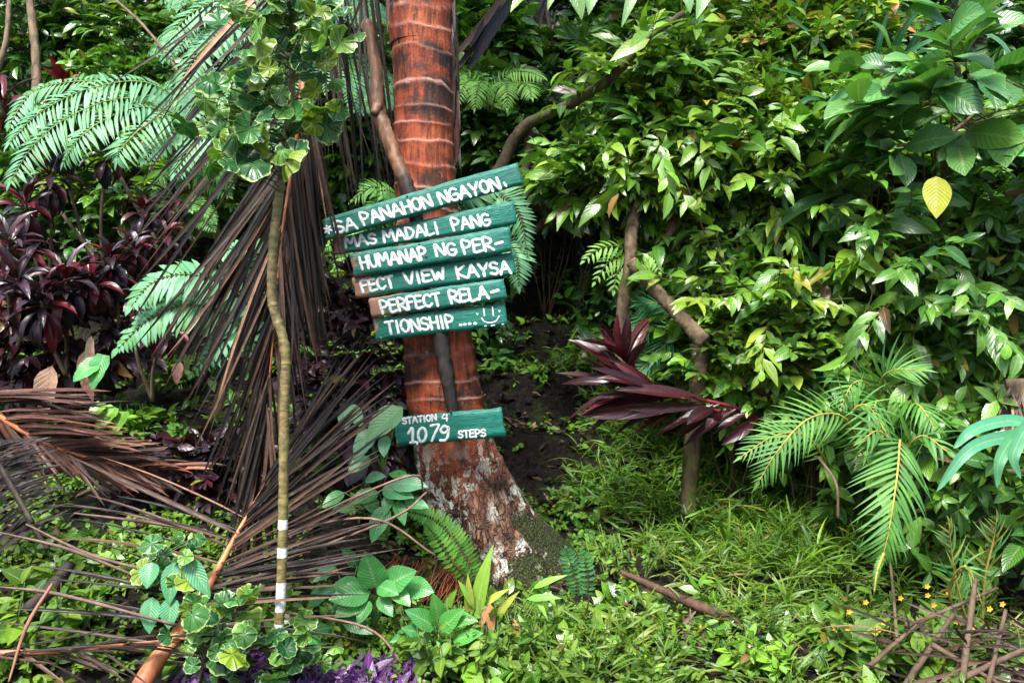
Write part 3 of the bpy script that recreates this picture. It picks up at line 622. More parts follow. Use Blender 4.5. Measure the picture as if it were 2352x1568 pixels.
def pole():
    mb = MB(); pts = [(843, 50, 3.86), (862, 150, 3.84), (868, 245, 3.82), (885, 300, 3.80), (915, 380, 3.78), (940, 445, 3.765), (985, 620, 3.765), (1012, 780, 3.765), (1030, 880, 3.765), (1043, 955, 3.765)]
    rr = np.array([13, 14, 16, 17, 16, 17, 17, 18, 16, 12]) / FPX * 3.8
    tube(mb, [P(*p) for p in pts], rr, n=90, sides=16, rough=0.13); mb.build("pole", M['pole'], sign)
    mb = MB(); tube(mb, [P(868, 245, 3.80), P(858, 262, 3.77)], [.028, .016], n=5, sides=10, rough=.1); mb.uv[0][:, 1] = 0.2; mb.build("knot", M['pole'], sign)
pole()
station = thing("station_board", "short teal board painted STATION 4 and 1,079 STEPS on the lower trunk", "sign", P(1040, 1020, 3.70))
bo, dep = board(station, Z3, [(365, 345), (1905, 205), (1980, 615), (395, 765)], 3.705, 0.18, 0.0, 11)
mb = MB(); zz = 1.02 / 5.88
word(mb, Z3, "STATION", 490, 440, 975, 385, 82, 26 * zz, dep, kk)
def pst(pts, s): kk[0] += 1; stroke(mb, [Z3(*p) for p in pts], dep, s * zz, kk[0] % 12)
pst([(1085, 300), (1060, 345), (1062, 362), (1130, 360)], 24); pst([(1120, 305), (1122, 392)], 26)
pst([(570, 570), (630, 500), (632, 700)], 40); pst([(600, 708), (670, 700)], 34); pst([(700, 700), (695, 722)], 34)
pst([(765, 495), (720, 540), (712, 620), (750, 690), (800, 670), (825, 590), (805, 515), (765, 495)], 38)
pst([(895, 465), (1005, 452), (955, 570), (908, 678)], 38)
pst([(1140, 490), (1080, 470), (1035, 530), (1075, 570), (1130, 540), (1145, 480), (1140, 600), (1100, 670), (1030, 675)], 38)
word(mb, Z3, "STEPS", 1292, 640, 1680, 616, 98, 27 * zz, dep, kk)
mb.build("lettering", M['paint'], bo)
mbn = MB()
p = P(*Z3(1180, 262), 3.70); tube(mbn, [p + [0, .006, 0], p - [0, .004, 0]], [.005, .005], n=3, sides=8); mbn.build("nail", M['nail'], station)
# ------------------------------------------------------------------ plants: builders
UP = np.array([0, 0, 1.0])
def sprays(mbl, mbs, O, D, tl, k, L, W, prof='ovate', cols=MID, curl=0.5, fold=0.25, ang=55, mode='alt', tipcols=None, tilt=(0, -0.35, 0.8), nt=5, ns=3, ripple=0.0, droop=0.25, jit=0.42, sr=0.0026, scol=(0.10, 0.09, 0.03), wts=None, lj=0.27, first=0.25):
    """leafy twigs: origins O, directions D, k leaves on each"""
    O = np.asarray(O, float); n = len(O); D = nrm(D); tl = np.broadcast_to(tl, (n,))
    S = nrm(np.cross(D, UP + rng.normal(0, 0.15, (n, 3)))); V = np.cross(S, D)
    s = (np.arange(k) + 0.5) / k; s = first + (1 - first) * s
    if mode == 'whorl': s = 0.86 + 0.14 * s
    sag = -0.18
    pos = O[:, None] + tl[:, None, None] * (s[None, :, None] * D[:, None] + sag * (s ** 2)[None, :, None] * UP)
    if mode == 'alt': az = np.where(np.arange(k) % 2 == 0, 0.0, np.pi)[None] + rng.normal(0, 0.35, (n, k))
    else: az = (np.arange(k) * 2 * np.pi / k)[None] + U(0, 6.28, (n, 1)) + rng.normal(0, 0.2, (n, k))
    a = np.radians(ang) + rng.normal(0, jit, (n, k))
    if mode == 'alt': a = a * (1 - 0.45 * s[None])
    side = np.cos(az)[..., None] * S[:, None] + np.sin(az)[..., None] * (V[:, None] if mode != 'flat' else UP)
    d = np.cos(a)[..., None] * D[:, None] + np.sin(a)[..., None] * side - droop * UP
    nn = np.asarray(tilt, float)[None, None] + 0.35 * D[:, None] * 0 + rng.normal(0, 0.48, (n, k, 3))
    size = (0.75 + 0.35 * np.sin(np.pi * np.clip(s, 0, 1)))[None] * np.exp(rng.normal(0, lj, (n, k)))
    c = pal(cols, n * k, 0.26, wts).reshape(n, k, 3)
    tw = pal(cols, n, 0.22, wts)[:, None]; c = 0.55 * c + 0.45 * tw
    odd = rng.random((n, k)) < (0.02 if L < .16 else 0.0); c[odd] = pal(((.22, .12, .03), (.34, .32, .03), (.10, .05, .02)), int(odd.sum()), .2)
    if tipcols is not None:
        m = (s > 0.8)[None, :, None] & (rng.random((n, 1, 1)) < 0.55); c = np.where(m, pal(tipcols, n * k, 0.12).reshape(n, k, 3), c)
    leaves(mbl, pos.reshape(-1, 3), d.reshape(-1, 3), nn.reshape(-1, 3), (L * size).ravel(), (W * size).ravel(), curl=np.abs(curl + rng.normal(0, 0.2, n * k)), fold=fold, prof=prof, tint=c.reshape(-1, 3), nt=nt, ns=ns, ripple=ripple)
    if mbs is not None:
        leaves(mbs, O, D - 0.09 * UP, -np.array([0, 1.0, 0]) + 0 * D, tl, sr * 2, curl=0.2, fold=0.0, prof='stem', tint=scol, nt=4, ns=2)
        leaves(mbs, O, D - 0.09 * UP, UP + 0 * D, tl, sr * 2, curl=0.2, fold=0.0, prof='stem', tint=scol, nt=4, ns=2)

def shrub(name, label, cat, c, R, ntw, k, L, W, base=None, mat='leaf', group=None, tl=0.22, nstem=7, inner=0.45, stemc=(0.12, 0.09, 0.04), sr=0.008, up=0.35, front=0.25, **kw):
    """shrub: limbs fan out from the foot to the twigs spread through the crown volume"""
    c = np.asarray(c, float); R = np.asarray(R, float)
    if base is None: base = G(c[0], c[1] + R[1] * 0.6)
    base = np.array([base[0], base[1], float(H(base[0], base[1])) - 0.03])
    t = thing(name, label, cat, base, group)
    d = nrm(rng.normal(0, 1, (ntw * 4, 3))); d = d[(d[:, 1] < front)][:ntw]; n = len(d)
    r = inner + (1 - inner) * rng.random(n) ** 0.6
    lump = 1 + 0.22 * np.sin(d[:, 0] * 5 + c[0] * 3) * np.cos(d[:, 2] * 6 + c[2])
    O = c + d * R * (r * lump)[:, None]
    g = H(O[:, 0], O[:, 1]) + 0.02; O[:, 2] = np.maximum(O[:, 2], g)
    D = nrm(d * np.array([1, 1, 0.6]) * 0.9 + UP * up + rng.normal(0, 0.35, (n, 3)))
    ml, ms = MB(), MB()
    sprays(ml, ms, O, D, tl * np.exp(rng.normal(0, 0.2, n)), k, L, W, **kw)
    nodes = []
    for i in range(nstem):
        e = c + nrm(rng.normal(0, 1, 3)) * R * 0.55; m = (base + e) / 2 + U(-0.08, 0.08, 3)
        tube(ms, [base + U(-0.04, 0.04, 3) * [1, 1, 0], m, e], [sr, sr * 0.7, sr * 0.35], n=9, sides=6, c=stemc, rough=0.08, caps=False)
        cc = curve([base, m, e], 12); nodes += list(cc[5:])
    nodes = np.array(nodes)
    sel = rng.choice(n, min(n, 90), replace=False)
    for i in sel:
        j = np.argmin(((nodes - O[i]) ** 2).sum(1)); tube(ms, [nodes[j], (nodes[j] + O[i]) / 2 + U(-0.02, 0.02, 3), O[i]], [sr * 0.4, sr * 0.22], n=5, sides=4, c=stemc, caps=False)
    ms.build("branches", M['stem'], t); ml.build("foliage", M[mat], t)
    return t

def herb(name, label, cat, base, n, k, h, L, W, mat='leaf', group=None, spread=0.10, lean=0.4, ll=(0, 0, 0), **kw):
    """small plant: n leafy shoots rising from one foot"""
    base = np.asarray(base, float); t = thing(name, label, cat, base, group); ml, ms = MB(), MB()
    a = U(0, 6.28, n); O = base + np.stack([np.cos(a), np.sin(a), 0 * a], 1) * (spread * rng.random(n) ** 0.5)[:, None]
    D = UP + np.stack([np.cos(a), np.sin(a), 0 * a], 1) * (lean * rng.random(n))[:, None] + np.asarray(ll) + rng.normal(0, 0.1, (n, 3))
    kw.setdefault('scol', (0.10, 0.16, 0.04)); kw.setdefault('sr', 0.003)
    sprays(ml, ms, O, D, h * np.exp(rng.normal(0, 0.15, n)), k, L, W, **kw)
    ms.build("stalks", M['stem'], t); ml.build("foliage", M[mat], t); return t

def fern(name, label, base, fronds, group=None, mat='fern', scol=(0.10, 0.13, 0.03), cat='fern', **kw):
    """fern or palm seedling: each frond is a part with its own leaflets"""
    t = thing(name, label, cat, base, group)
    for f in fronds:
        mr, ml = MB(), MB(); a = dict(kw); pts = f[0]; a.update(f[1] if len(f) > 1 else {})
        frond(mr, ml, pts, **dict(dict(rcol=scol), **a)); r = mr.build("frond", M['stem'], t); ml.build("leaflets", M[mat], r)
    return t
def pix(*p): return [P(*q) for q in p]

def bifrond(t, pts, npin, Lp, npl, Lpl, Wpl, cols, up=(0, -0.5, 0.85), fall=0.55, ang=(70, 40), r0=0.010, curl=0.3, t0=0.15, prof=None, sides=(-1, 1)):
    """twice-divided tree fern frond: every side branch is itself a comb of leaflets"""
    mr, ml = MB(), MB(); c = curve(pts, 80); T = nrm(np.gradient(c, axis=0)); tube(mr, pts, [r0, r0 * 0.7, r0 * 0.3], n=22, sides=7, c=(0.16, 0.16, 0.04))
    for i, q in enumerate(np.linspace(t0, 0.97, npin)):
        k = int(q * 79); tt = T[k]; S = nrm(np.cross(tt, up)); N = np.cross(S, tt); l = Lp * (np.sin(np.pi * (0.18 + 0.82 * q)) ** 0.7 if prof is None else prof(q))
        for sg in sides:
            a = math.radians(ang[0] + (ang[1] - ang[0]) * q) + rng.normal(0, 0.06)
            d = math.cos(a) * tt + sg * math.sin(a) * S; o = c[k]
            pp = [o, o + d * l * 0.4 + UP * l * 0.02, o + d * l * 0.75 - UP * l * fall * 0.28, o + d * l - UP * l * fall * 0.75]
            frond(mr, ml, pp, npl, Lpl, Wpl, ang=(75, 45), up=nrm(N + 0.3 * UP + rng.normal(0, 0.06, 3)), droop=0.12, curl=curl, cols=cols, r0=r0 * 0.3, prof='lance', nt=4, start=0.06, term=True, rcol=(0.12, 0.2, 0.05))
    r = mr.build("frond", M['stem'], t); ml.build("leaflets", M['fern'], r)

def rosette(name, label, base, top, n, L, W, cols, bend=0.9, mat='cord', cat='plant', group=None, el=(-20, 70), heads=None, stemc=(0.10, 0.05, 0.04), r=0.012, prof='cord', nt=7, az=(0, 360), pet=0.2):
    """cordyline: a cane carrying one or more leaf rosettes"""
    t = thing(name, label, cat, base, group); ml, ms, mp = MB(), MB(), MB(); base = np.asarray(base, float)
    for hd in (heads or [top]):
        hd = np.asarray(hd, float); m = (base + hd) / 2 + U(-0.05, 0.05, 3) * [1, 1, 0.4]
        tube(ms, [base, m, hd], [r, r * 0.8, r * 0.7], n=18, sides=8, c=stemc, rough=0.06); ax = nrm(hd - m)
        e1 = nrm(np.cross(ax, [0.1, 1, 0.05])); e2 = np.cross(ax, e1); i = np.arange(n); a = np.radians(az[0] + (az[1] - az[0]) * ((i * 0.381966) % 1)) ; e = np.radians(el[0] + (el[1] - el[0]) * (i / (n - 1)) + rng.normal(0, 7, n))
        d = np.cos(e)[:, None] * (np.cos(a)[:, None] * e1 + np.sin(a)[:, None] * e2) + np.sin(e)[:, None] * ax
        nn = ax - d * (d @ ax)[:, None] + 0.15 * UP
        o = hd - ax * (0.16 * L * 2 * (1 - i / (n - 1)))[:, None]
        l = L * (0.75 + 0.35 * rng.random(n)); leaves(ml, o, d, nn, l, W * (0.8 + 0.4 * rng.random(n)), curl=bend * (1.1 - 0.5 * i / n) + rng.normal(0, 0.15, n), fold=0.45, prof=prof, tint=pal(cols, n, 0.25), nt=nt, ns=5, ripple=0.03)
    ms.build("cane", M['stem'], t); ml.build("leaves", M[mat], t); return t

sheath_shade_strips()
def clumps(C, m, sp):
    """scatter m shoots round every clump centre; also the outward lean of each"""
    n = len(C); a = U(0, 6.28, n * m); r = sp * rng.random(n * m) ** 0.6 * np.repeat(np.exp(rng.normal(0, .4, n)), m)
    x = np.repeat(C[:, 0], m) + r * np.cos(a); y = np.repeat(C[:, 1], m) + r * np.sin(a)
    return np.stack([x, y, H(x, y)], 1)
# ------------------------------------------------------------------ the hillside's soft cover (what nobody could count)
def region(n, x0, x1, y0, y1, cond=None):
    x, y = U(x0, x1, n), U(y0, y1, n)
    if cond is not None: m = cond(x, y); x, y = x[m], y[m]
    return np.stack([x, y, H(x, y)], 1)
def path_free(x, y):
    pc = 0.03 + (y - 4.6) * 0.13; return ~((np.abs(x - pc) < .27 + 0.08 * np.sin(y * 5)) & (y > 4.5))
def inview(x, y, m=0.4): return np.abs(x) < y * 0.64 + m
def ground_cover(name, label, O, k, h, L, W, mat, **kw):
    ml, ms = MB(), MB(); n = len(O)
    D = UP + rng.normal(0, kw.pop('lean', 0.3), (n, 3)) * [1, 1, 0.2] + np.array(kw.pop('ll', (0, -0.1, 0)))
    sprays(ml, None, O - [0, 0, 0.01], D, h * np.exp(rng.normal(0, 0.25, n)), k, L, W, **kw)
    return tag(ml.build(name, M[mat], loc=(0, 4, 0)), label=label, kind="stuff", cat="plants")
# leaf litter and mud clods on the path and under the plants
O = region(5200, -3.2, 3.2, 2.6, 9.5, lambda x, y: inview(x, y)); n = len(O)
ml = MB(); a = U(0, 6.28, n)
leaves(ml, O + [0, 0, .012], np.stack([np.cos(a), np.sin(a), rng.normal(0, .25, n) + .25], 1), UP + rng.normal(0, .35, (n, 3)), U(.03, .11, n), U(.012, .045, n), curl=rng.normal(0.3, .5, n), fold=.3, tint=pal(((.03, .02, .014), (.07, .04, .025), (.13, .075, .04), (.02, .015, .015)), n, .3))
tag(ml.build("leaf_litter", M['litter'], loc=(0, 4, 0)), label="dark wet leaf litter lying on the soil and the path", kind="stuff", cat="litter")
O = region(5200, -.9, 2.4, 4.2, 9.5, lambda x, y: ~path_free(x, y)); n = len(O); ml = MB(); a = U(0, 6.28, n)
leaves(ml, O + [0, 0, .014], np.stack([np.cos(a), np.sin(a), rng.normal(0, .3, n) + .2], 1), UP + rng.normal(0, .5, (n, 3)), U(.02, .09, n), U(.006, .035, n), curl=rng.normal(0.3, .6, n), fold=.3, tint=pal(((.03, .02, .012), (.10, .055, .03), (.26, .16, .09), (.01, .009, .009)), n, .45))
tag(ml.build("leaf_litter", M['litter'], loc=(0, 5, 1)), label="broken dead leaves and twigs strewn over the earthen steps", kind="stuff", cat="litter")
mb = MB(); O = region(700, -.9, 2.4, 4.2, 9.5, lambda x, y: ~path_free(x, y))
for p in O[:150]:
    r = U(.012, .05); k = 7; q = nrm(rng.normal(0, 1, (26, 3))); tube(mb, [p - [r, 0, -.01], p + [0, 0, r * .3], p + [r, 0, .01]], [r * .35, r * .8, r * .3], n=5, sides=7, rough=.2, c=(.05, .04, .03))
tag(mb.build("path_stones", M['soil'], loc=(0, 5, 1)), label="small dark stones and clods bedded in the earthen steps", kind="stuff", cat="stones")
# far slope undergrowth
O = region(7500, -9, 9.5, 6.0, 14.5, lambda x, y: inview(x, y, 1.9) & path_free(x, y))
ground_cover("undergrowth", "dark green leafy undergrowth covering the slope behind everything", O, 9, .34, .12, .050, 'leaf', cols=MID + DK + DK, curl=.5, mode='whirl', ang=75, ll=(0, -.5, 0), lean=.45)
# herbs on the left slope and around the foot of the palm
O = region(760, -5.2, 0.6, 2.3, 6.2, lambda x, y: inview(x, y, 1.4) & path_free(x, y) & (vnoise(x * 2.6, y * 2.6, 21) > .42) & ~((y > 3.9) & (x < -0.9) & (vnoise(x * 1.5, y * 1.5, 3) > .35))); O = clumps(O, 16, .13)
ground_cover("ground_cover", "low bright green herbs carpeting the slope under the dead fronds", O, 9, .09, .032, .017, 'leaf_matte', cols=HERB, curl=.4, mode='whirl', ang=75, lean=.4)
# creeping grass with narrow blades, right of the palm
gc = lambda x, y: inview(x, y, 1.0) & path_free(x, y) & (vnoise(x * 2.6, y * 2.6, 41) > .33) & (np.hypot(x - 0.05, y - 4.0) > .55) & (np.hypot(x - .35, y - 3.75) > .42)
O = clumps(region(270, 0.35, 4.2, 3.25, 6.0, gc), 8, .10); O = np.vstack([O, clumps(region(26, -0.1, 1.9, 2.6, 3.4, gc), 7, .08)])
ground_cover("grass", "trailing green grass with narrow blades right of the palm foot", O, 8, .15, .095, .0095, 'grass', cols=((.06, .16, .008), (.11, .21, .010), (.025, .09, .008), (.17, .22, .025)), prof='blade', curl=1.0, mode='alt', ang=50, lean=.75, ll=(0, -.35, 0), droop=.15, nt=6, first=.2)
O = region(210, -0.5, 4.4, 2.4, 5.4, lambda x, y: inview(x, y, 1.2) & path_free(x, y) & (vnoise(x * 3, y * 3, 77) > .5) & (np.hypot(x - 0.05, y - 4.0) > .5)); O = clumps(O, 14, .10)
ground_cover("clover_cover", "tiny-leaved bright green weeds among the grass", O, 12, .15, .024, .011, 'leaf_matte', cols=HERB, curl=.3, mode='whirl', ang=70, lean=.35)
O = clumps(region(150, 0.3, 2.4, 3.7, 6.0, gc), 9, .13)
ground_cover("tall_grass", "taller wispy grass between the path and the fence posts", O, 8, .27, .115, .0095, 'grass', cols=((.08, .20, .010), (.14, .25, .012), (.035, .12, .010)), prof='blade', curl=1.0, mode='alt', ang=50, lean=.6, ll=(0, -.3, 0), droop=.15, nt=6, first=.3)
O = region(2200, -2.6, 2.4, 4.2, 8.5, lambda x, y: path_free(x, y) & inview(x, y) & (vnoise(x * 2.2, y * 2.2, 13) > .35))
ground_cover("ground_cover", "leafy green ground cover lining both sides of the earthen steps", O, 9, .16, .055, .025, 'leaf_matte', cols=HERB + MID, curl=.4, mode='whirl', ang=72, lean=.5)
O = region(300, -2.2, 2.2, 2.45, 3.6, lambda x, y: inview(x, y) & ~((x > -1.2) & (x < -.2) & (y < 3.0)))
ground_cover("ground_cover", "broad-leaved weeds mixed into the cover along the front of the slope", O, 8, .13, .07, .03, 'leaf', cols=HERB + BR, curl=.5, mode='whirl', ang=70, lean=.6)
# sparse little weeds on the steps
O = region(330, -0.2, 1.9, 4.4, 8.5, lambda x, y: ~path_free(x, y)); ground_cover("path_weeds", "few small weeds growing on the bare earth steps", O, 7, .07, .04, .02, 'leaf_matte', cols=BR, curl=.3, mode='whirl', ang=75)

# ------------------------------------------------------------------ shrub wall on the right bank
W1 = "shrubs on the right bank"; W2 = "shrubs on the slope behind the path"
def sh(name, label, px, py, Y, rx, rz, ry, *a, **k): return shrub(name, label, k.pop('cat', 'shrub'), P(px, py, Y), (rx * Y / FPX, ry, rz * Y / FPX), *a, **k)
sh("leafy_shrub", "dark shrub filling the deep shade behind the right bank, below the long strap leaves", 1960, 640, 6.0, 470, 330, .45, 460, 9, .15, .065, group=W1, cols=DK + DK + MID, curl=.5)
sh("leafy_shrub", "small-leaved shrub at the top, just right of the bent branch", 1590, 150, 5.8, 200, 190, .45, 640, 10, .095, .040, group=W1, cols=MID + BR + DK, tipcols=BR, curl=.45)
sh("leafy_shrub", "bright shrub with orange young leaf tips, top centre of the bank", 1800, 170, 5.1, 200, 150, .4, 640, 10, .088, .038, group=W1, cols=BR + MID + YG, tipcols=ORG + YG + YG, curl=.45)
sh("leafy_shrub", "dense small-leaved yellow-green shrub in the middle of the bank", 1740, 370, 4.75, 240, 160, .35, 900, 10, .078, .036, group=W1, cols=BR + MID + YG, tipcols=YG, curl=.4)
sh("leafy_shrub", "shrub with long drooping glossy leaves overhanging the path, with a few yellow leaves", 1540, 290, 4.8, 150, 170, .3, 260, 8, .135, .046, group=W1, cols=BR + MID, tipcols=YG, curl=.75, droop=.35, ang=60, prof='lance', base=(1.3, 5.5))
sh("leafy_shrub", "light green drooping shrub whose leaves hang beside the upright fence stick", 1420, 410, 4.75, 150, 60, .2, 130, 8, .12, .044, group=W1, cols=BR + YG + MID, curl=.8, droop=.35, ang=60, prof='lance', base=(1.25, 5.5))
sh("leafy_shrub", "mid-green shrub above the purple strap-leaved plant, dark veined leaves hanging in threes", 1740, 600, 4.7, 210, 120, .25, 260, 5, .13, .052, group=W1, mat='quilt', cols=MID + BR, mode='whorl', ang=80, curl=.7, droop=.5, prof='lance')
sh("leafy_shrub", "quilted dark shrub with whorled drooping leaves at the right edge", 2230, 690, 4.3, 200, 220, .35, 360, 6, .13, .055, group=W1, mat='quilt', cols=((.08, .24, .02), (.13, .30, .025), (.04, .17, .02)), mode='whorl', ang=80, curl=.6, droop=.45, prof='lance')
sh("leafy_shrub", "small bright shrub with mixed round leaves low in the middle of the bank", 1880, 790, 4.4, 230, 120, .28, 420, 7, .09, .045, group=W1, cols=BR + YG + MID, curl=.5, mat='bigleaf')
sh("leafy_shrub", "low light green leafy plant beside the right fence post", 1700, 830, 4.5, 120, 100, .22, 200, 7, .08, .042, group=W1, cols=BR, curl=.5)
sh("leafy_shrub", "loose shrub with broad leaves behind the long palm leaf", 2080, 960, 4.3, 270, 140, .3, 300, 6, .12, .056, group=W1, mat='quilt', cols=BR + MID, curl=.6, mode='whorl', ang=75)
sh("leafy_shrub", "leafy shrub low at the right edge below the strap leaf", 2240, 1130, 3.8, 130, 170, .25, 130, 6, .13, .055, group=W1, mat='quilt', cols=BR + MID, curl=.6, mode='whorl', ang=75)
sh("leafy_shrub", "dark green glossy shrub right of the branch, upper edge of the photograph's right corner", 2230, 90, 5.6, 230, 160, .4, 230, 9, .15, .055, group=W1, cols=DK + MID, curl=.5)
sh("leafy_shrub", "mid-height green shrub behind the big-leaved branch", 2150, 430, 4.8, 250, 150, .35, 560, 8, .095, .044, group=W1, cols=MID + BR, curl=.5)
sh("slope_shrub", "bushy shrub just beyond the left edge beside the purple cordylines", -230, 380, 5.6, 230, 260, .5, 330, 9, .11, .045, group=W2, cols=MID + BR, curl=.5)
sh("leafy_shrub", "bushy shrub just beyond the right edge of the bank", 2620, 560, 4.9, 240, 420, .5, 460, 8, .12, .052, group=W1, cols=MID + BR, curl=.5)
for lab, px, py, Y, rx, rz, nt2, L, cc, bs in (("arching leafy branches leaning out over the path from the upper bank, bright drooping leaves", 1490, 250, 4.6, 110, 120, 26, .13, BR + YG, (1.5, 5.6)),
        ("loose arching sprays with yellow-green leaves in front of the middle of the bank", 1760, 400, 4.45, 190, 130, 34, .105, BR + YG, (1.7, 5.6)),
        ("arching branches with slender bright leaves at the top of the bank", 1850, 120, 4.9, 190, 90, 30, .11, BR + YG, (2.1, 5.8)),
        ("thin leafy boughs hanging before the dark lower right of the bank", 2120, 620, 4.0, 190, 150, 30, .12, BR + MID, (2.3, 5.0)),
        ("leafy sprays spilling toward the diagonal pole", 1740, 680, 4.3, 130, 90, 22, .10, BR + YG, (1.7, 5.2))):
    sh("arching_shrub", lab, px, py, Y, rx, rz, .22, nt2, 13, L, L * .40, group=W1, cols=cc, curl=.7, droop=.4, ang=58, prof='lance', tl=.46, base=bs, sr=.009, up=.15, inner=.1, first=.08)
# big-leaved branch close to the camera
sh("broad_leaved_shrub", "large pale green leaves crowding the upper right, nearest on the bank", 2200, 230, 3.9, 170, 130, .25, 30, 6, .23, .105, group=W1, mat='bigleaf', cols=((.10, .28, .07), (.16, .36, .05), (.07, .22, .07)), curl=.5, droop=.25, prof='obov', nt=8, ns=5, ripple=.03, tl=.26, base=(2.6, 5.0), cat="shrub", sr=.014)
sh("broad_leaved_shrub", "loose sprays of big heart-shaped leaves in the middle of the bank", 1850, 350, 4.3, 150, 60, .12, 8, 5, .18, .095, group=W1, mat='bigleaf', cols=BR + MID, curl=.55, droop=.35, nt=8, ns=5, ripple=.02, tl=.25, base=(1.9, 5.6), inner=.2)
sh("broad_leaved_shrub", "big leaves hanging over the dark gap beside the single yellow leaf", 2060, 430, 4.1, 110, 60, .12, 9, 5, .21, .09, group=W1, mat='bigleaf', cols=MID + ((.07, .22, .06),), curl=.6, droop=.5, nt=8, ns=5, ripple=.02, tl=.25, base=(2.1, 5.2), inner=.2)
sh("broad_leaved_shrub", "cluster of broad leaves on a thin cane at mid height, one leaf yellow-green", 1950, 560, 4.2, 50, 25, .08, 4, 6, .19, .09, group=W1, mat='bigleaf', cols=BR + YG, curl=.5, nt=8, ns=5, tl=.18, base=(1.9, 5.2), inner=.2)
mbl = MB(); leaves(mbl, [P(2150, 405, 3.55)], [[-.04, -.15, -1]], [[0, -1, .15]], .19, .13, curl=.15, fold=.08, tint=(.50, .52, .04), nt=12, ns=7, ripple=.01)
tag(mbl.build("yellow_leaf", M['bigleaf']), "single big yellow leaf hanging on the right bank", "leaf")
# slope behind the path and behind the palm
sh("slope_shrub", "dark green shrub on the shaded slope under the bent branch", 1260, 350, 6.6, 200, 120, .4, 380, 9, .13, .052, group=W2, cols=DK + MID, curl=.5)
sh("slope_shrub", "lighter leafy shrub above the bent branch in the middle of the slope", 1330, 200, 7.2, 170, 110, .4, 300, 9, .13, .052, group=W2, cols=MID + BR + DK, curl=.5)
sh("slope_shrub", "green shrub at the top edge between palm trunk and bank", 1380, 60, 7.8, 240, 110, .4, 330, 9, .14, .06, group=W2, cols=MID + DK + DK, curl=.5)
sh("slope_shrub", "bright leafy shrub directly right of the palm trunk, top", 1110, 90, 7.0, 80, 90, .3, 160, 9, .13, .055, group=W2, cols=BR + MID, curl=.5)
sh("slope_shrub", "leafy shrub against the palm trunk under the light green fern", 1110, 270, 6.4, 80, 70, .3, 150, 9, .11, .048, group=W2, cols=MID + DK + BR, curl=.5)
sh("slope_shrub", "dark leafy shrub under the handrail's crook", 1330, 430, 6.4, 130, 60, .3, 150, 9, .12, .05, group=W2, nstem=3, cols=DK + MID, curl=.5)
sh("slope_shrub", "yellow-green shrub top left behind the ferns", 330, 90, 6.6, 230, 110, .4, 300, 9, .11, .045, group=W2, cols=BR + MID + YG + DK, curl=.5)
sh("slope_shrub", "small round-leaved shrub above the big tree fern frond", 290, 230, 6.2, 150, 70, .3, 150, 8, .085, .05, group=W2, cols=BR + MID, curl=.4)
sh("slope_shrub", "dark shrub in the upper left corner", 60, 80, 6.6, 130, 130, .4, 150, 9, .11, .045, group=W2, cols=DK + MID, curl=.5)
sh("slope_shrub", "leafy undergrowth shrub under the tree fern on the left slope", 300, 430, 5.8, 260, 70, .3, 300, 8, .09, .04, group=W2, cols=MID + BR + YG, curl=.5)
sh("slope_shrub", "green shrub between hanging dead fronds and palm trunk", 830, 230, 6.4, 110, 230, .3, 330, 9, .12, .045, group=W2, cols=MID + BR + DK, curl=.5)
sh("slope_shrub", "small dark shrub behind the purple plants on the left", 60, 560, 5.6, 160, 80, .3, 130, 8, .09, .04, group=W2, cols=MID + DK, curl=.5)

# long strap leaves of a screw pine on the bank
def straps(label, base, ends, W, cols, group="screw pines on the bank", mat='grass', name="strap_leaved_plant", dy=0.0):
    t = thing(name, label, "plant", base, group)
    base = np.asarray(base, float)
    for e in ends:
        pts = np.array([base] + [P(q[0], q[1], q[2] - dy) for q in e]); c = curve(pts, 22); ml = MB(); T = nrm(np.gradient(c, axis=0)); Nn = nrm(np.array([0, -.8, .5])); S = nrm(np.cross(T, Nn)); s = np.linspace(0, 1, 22); wv = W / 2 * np.minimum(1, s * 5 + .4) * (1 - s ** 3) ** .6
        V = np.stack([c - S * wv[:, None], c - np.array([0, -.006, -.002]) * 0 + np.cross(S, T) * wv[:, None] * -.35, c + S * wv[:, None]], 1).reshape(-1, 3)
        a = (np.arange(21)[:, None] * 3 + np.arange(2)[None]).ravel(); uv = np.zeros((22, 3, 3)); uv[..., 0] = [0, .5, 1]; uv[..., 1] = s[:, None] * .6
        ml.add(V, q=np.stack([a, a + 1, a + 4, a + 3], 1), uv=uv.reshape(-1, 3), c=pal(cols, 1, .12)[0]); ml.build("leaf", M[mat], t)
    return t
b = P(2000, 330, 4.9)
straps("strap-leaved plant with long arching dark blades at the top of the bank", b,
  [[(2080, 130, 5.3), (2250, 60, 5.1)], [(1900, 120, 5.3), (1800, 30, 5.2)], [(2120, 70, 5.3), (2290, 90, 5.1), (2350, 220, 5)], [(1930, 250, 5.2), (1850, 230, 5.0), (1790, 330, 5)], [(2110, 190, 5.2), (2260, 200, 5)], [(2010, 150, 5.3), (2040, 20, 5.2)], [(2100, 250, 5.2), (2180, 330, 5)], [(1960, 100, 5.3), (1990, 0, 5.1)],[(2150, 120, 5.3), (2330, 0, 5.1)], [(1900, 200, 5.3), (1760, 150, 5.1)], [(2060, 100, 5.3), (2150, -20, 5.1)]], .042, ((.02, .12, .04), (.03, .15, .06)), dy=.75)
b = P(1890, 300, 4.6)
straps("hanging strap leaves dropping down the middle of the bank", b,
  [[(1900, 380, 4.7), (1890, 560, 4.6), (1885, 720, 4.6)], [(1930, 360, 4.7), (1960, 480, 4.6), (1945, 640, 4.6)], [(1860, 370, 4.7), (1800, 450, 4.6), (1870, 610, 4.6)], [(1950, 350, 4.7), (2090, 420, 4.5), (2120, 610, 4.5)], [(1910, 200, 4.9), (1900, 330, 4.6), (1890, 500, 4.6)], [(1920, 330, 4.7), (1930, 470, 4.6), (1920, 560, 4.6)]], .036, ((.03, .16, .04), (.06, .22, .05)), dy=.35)
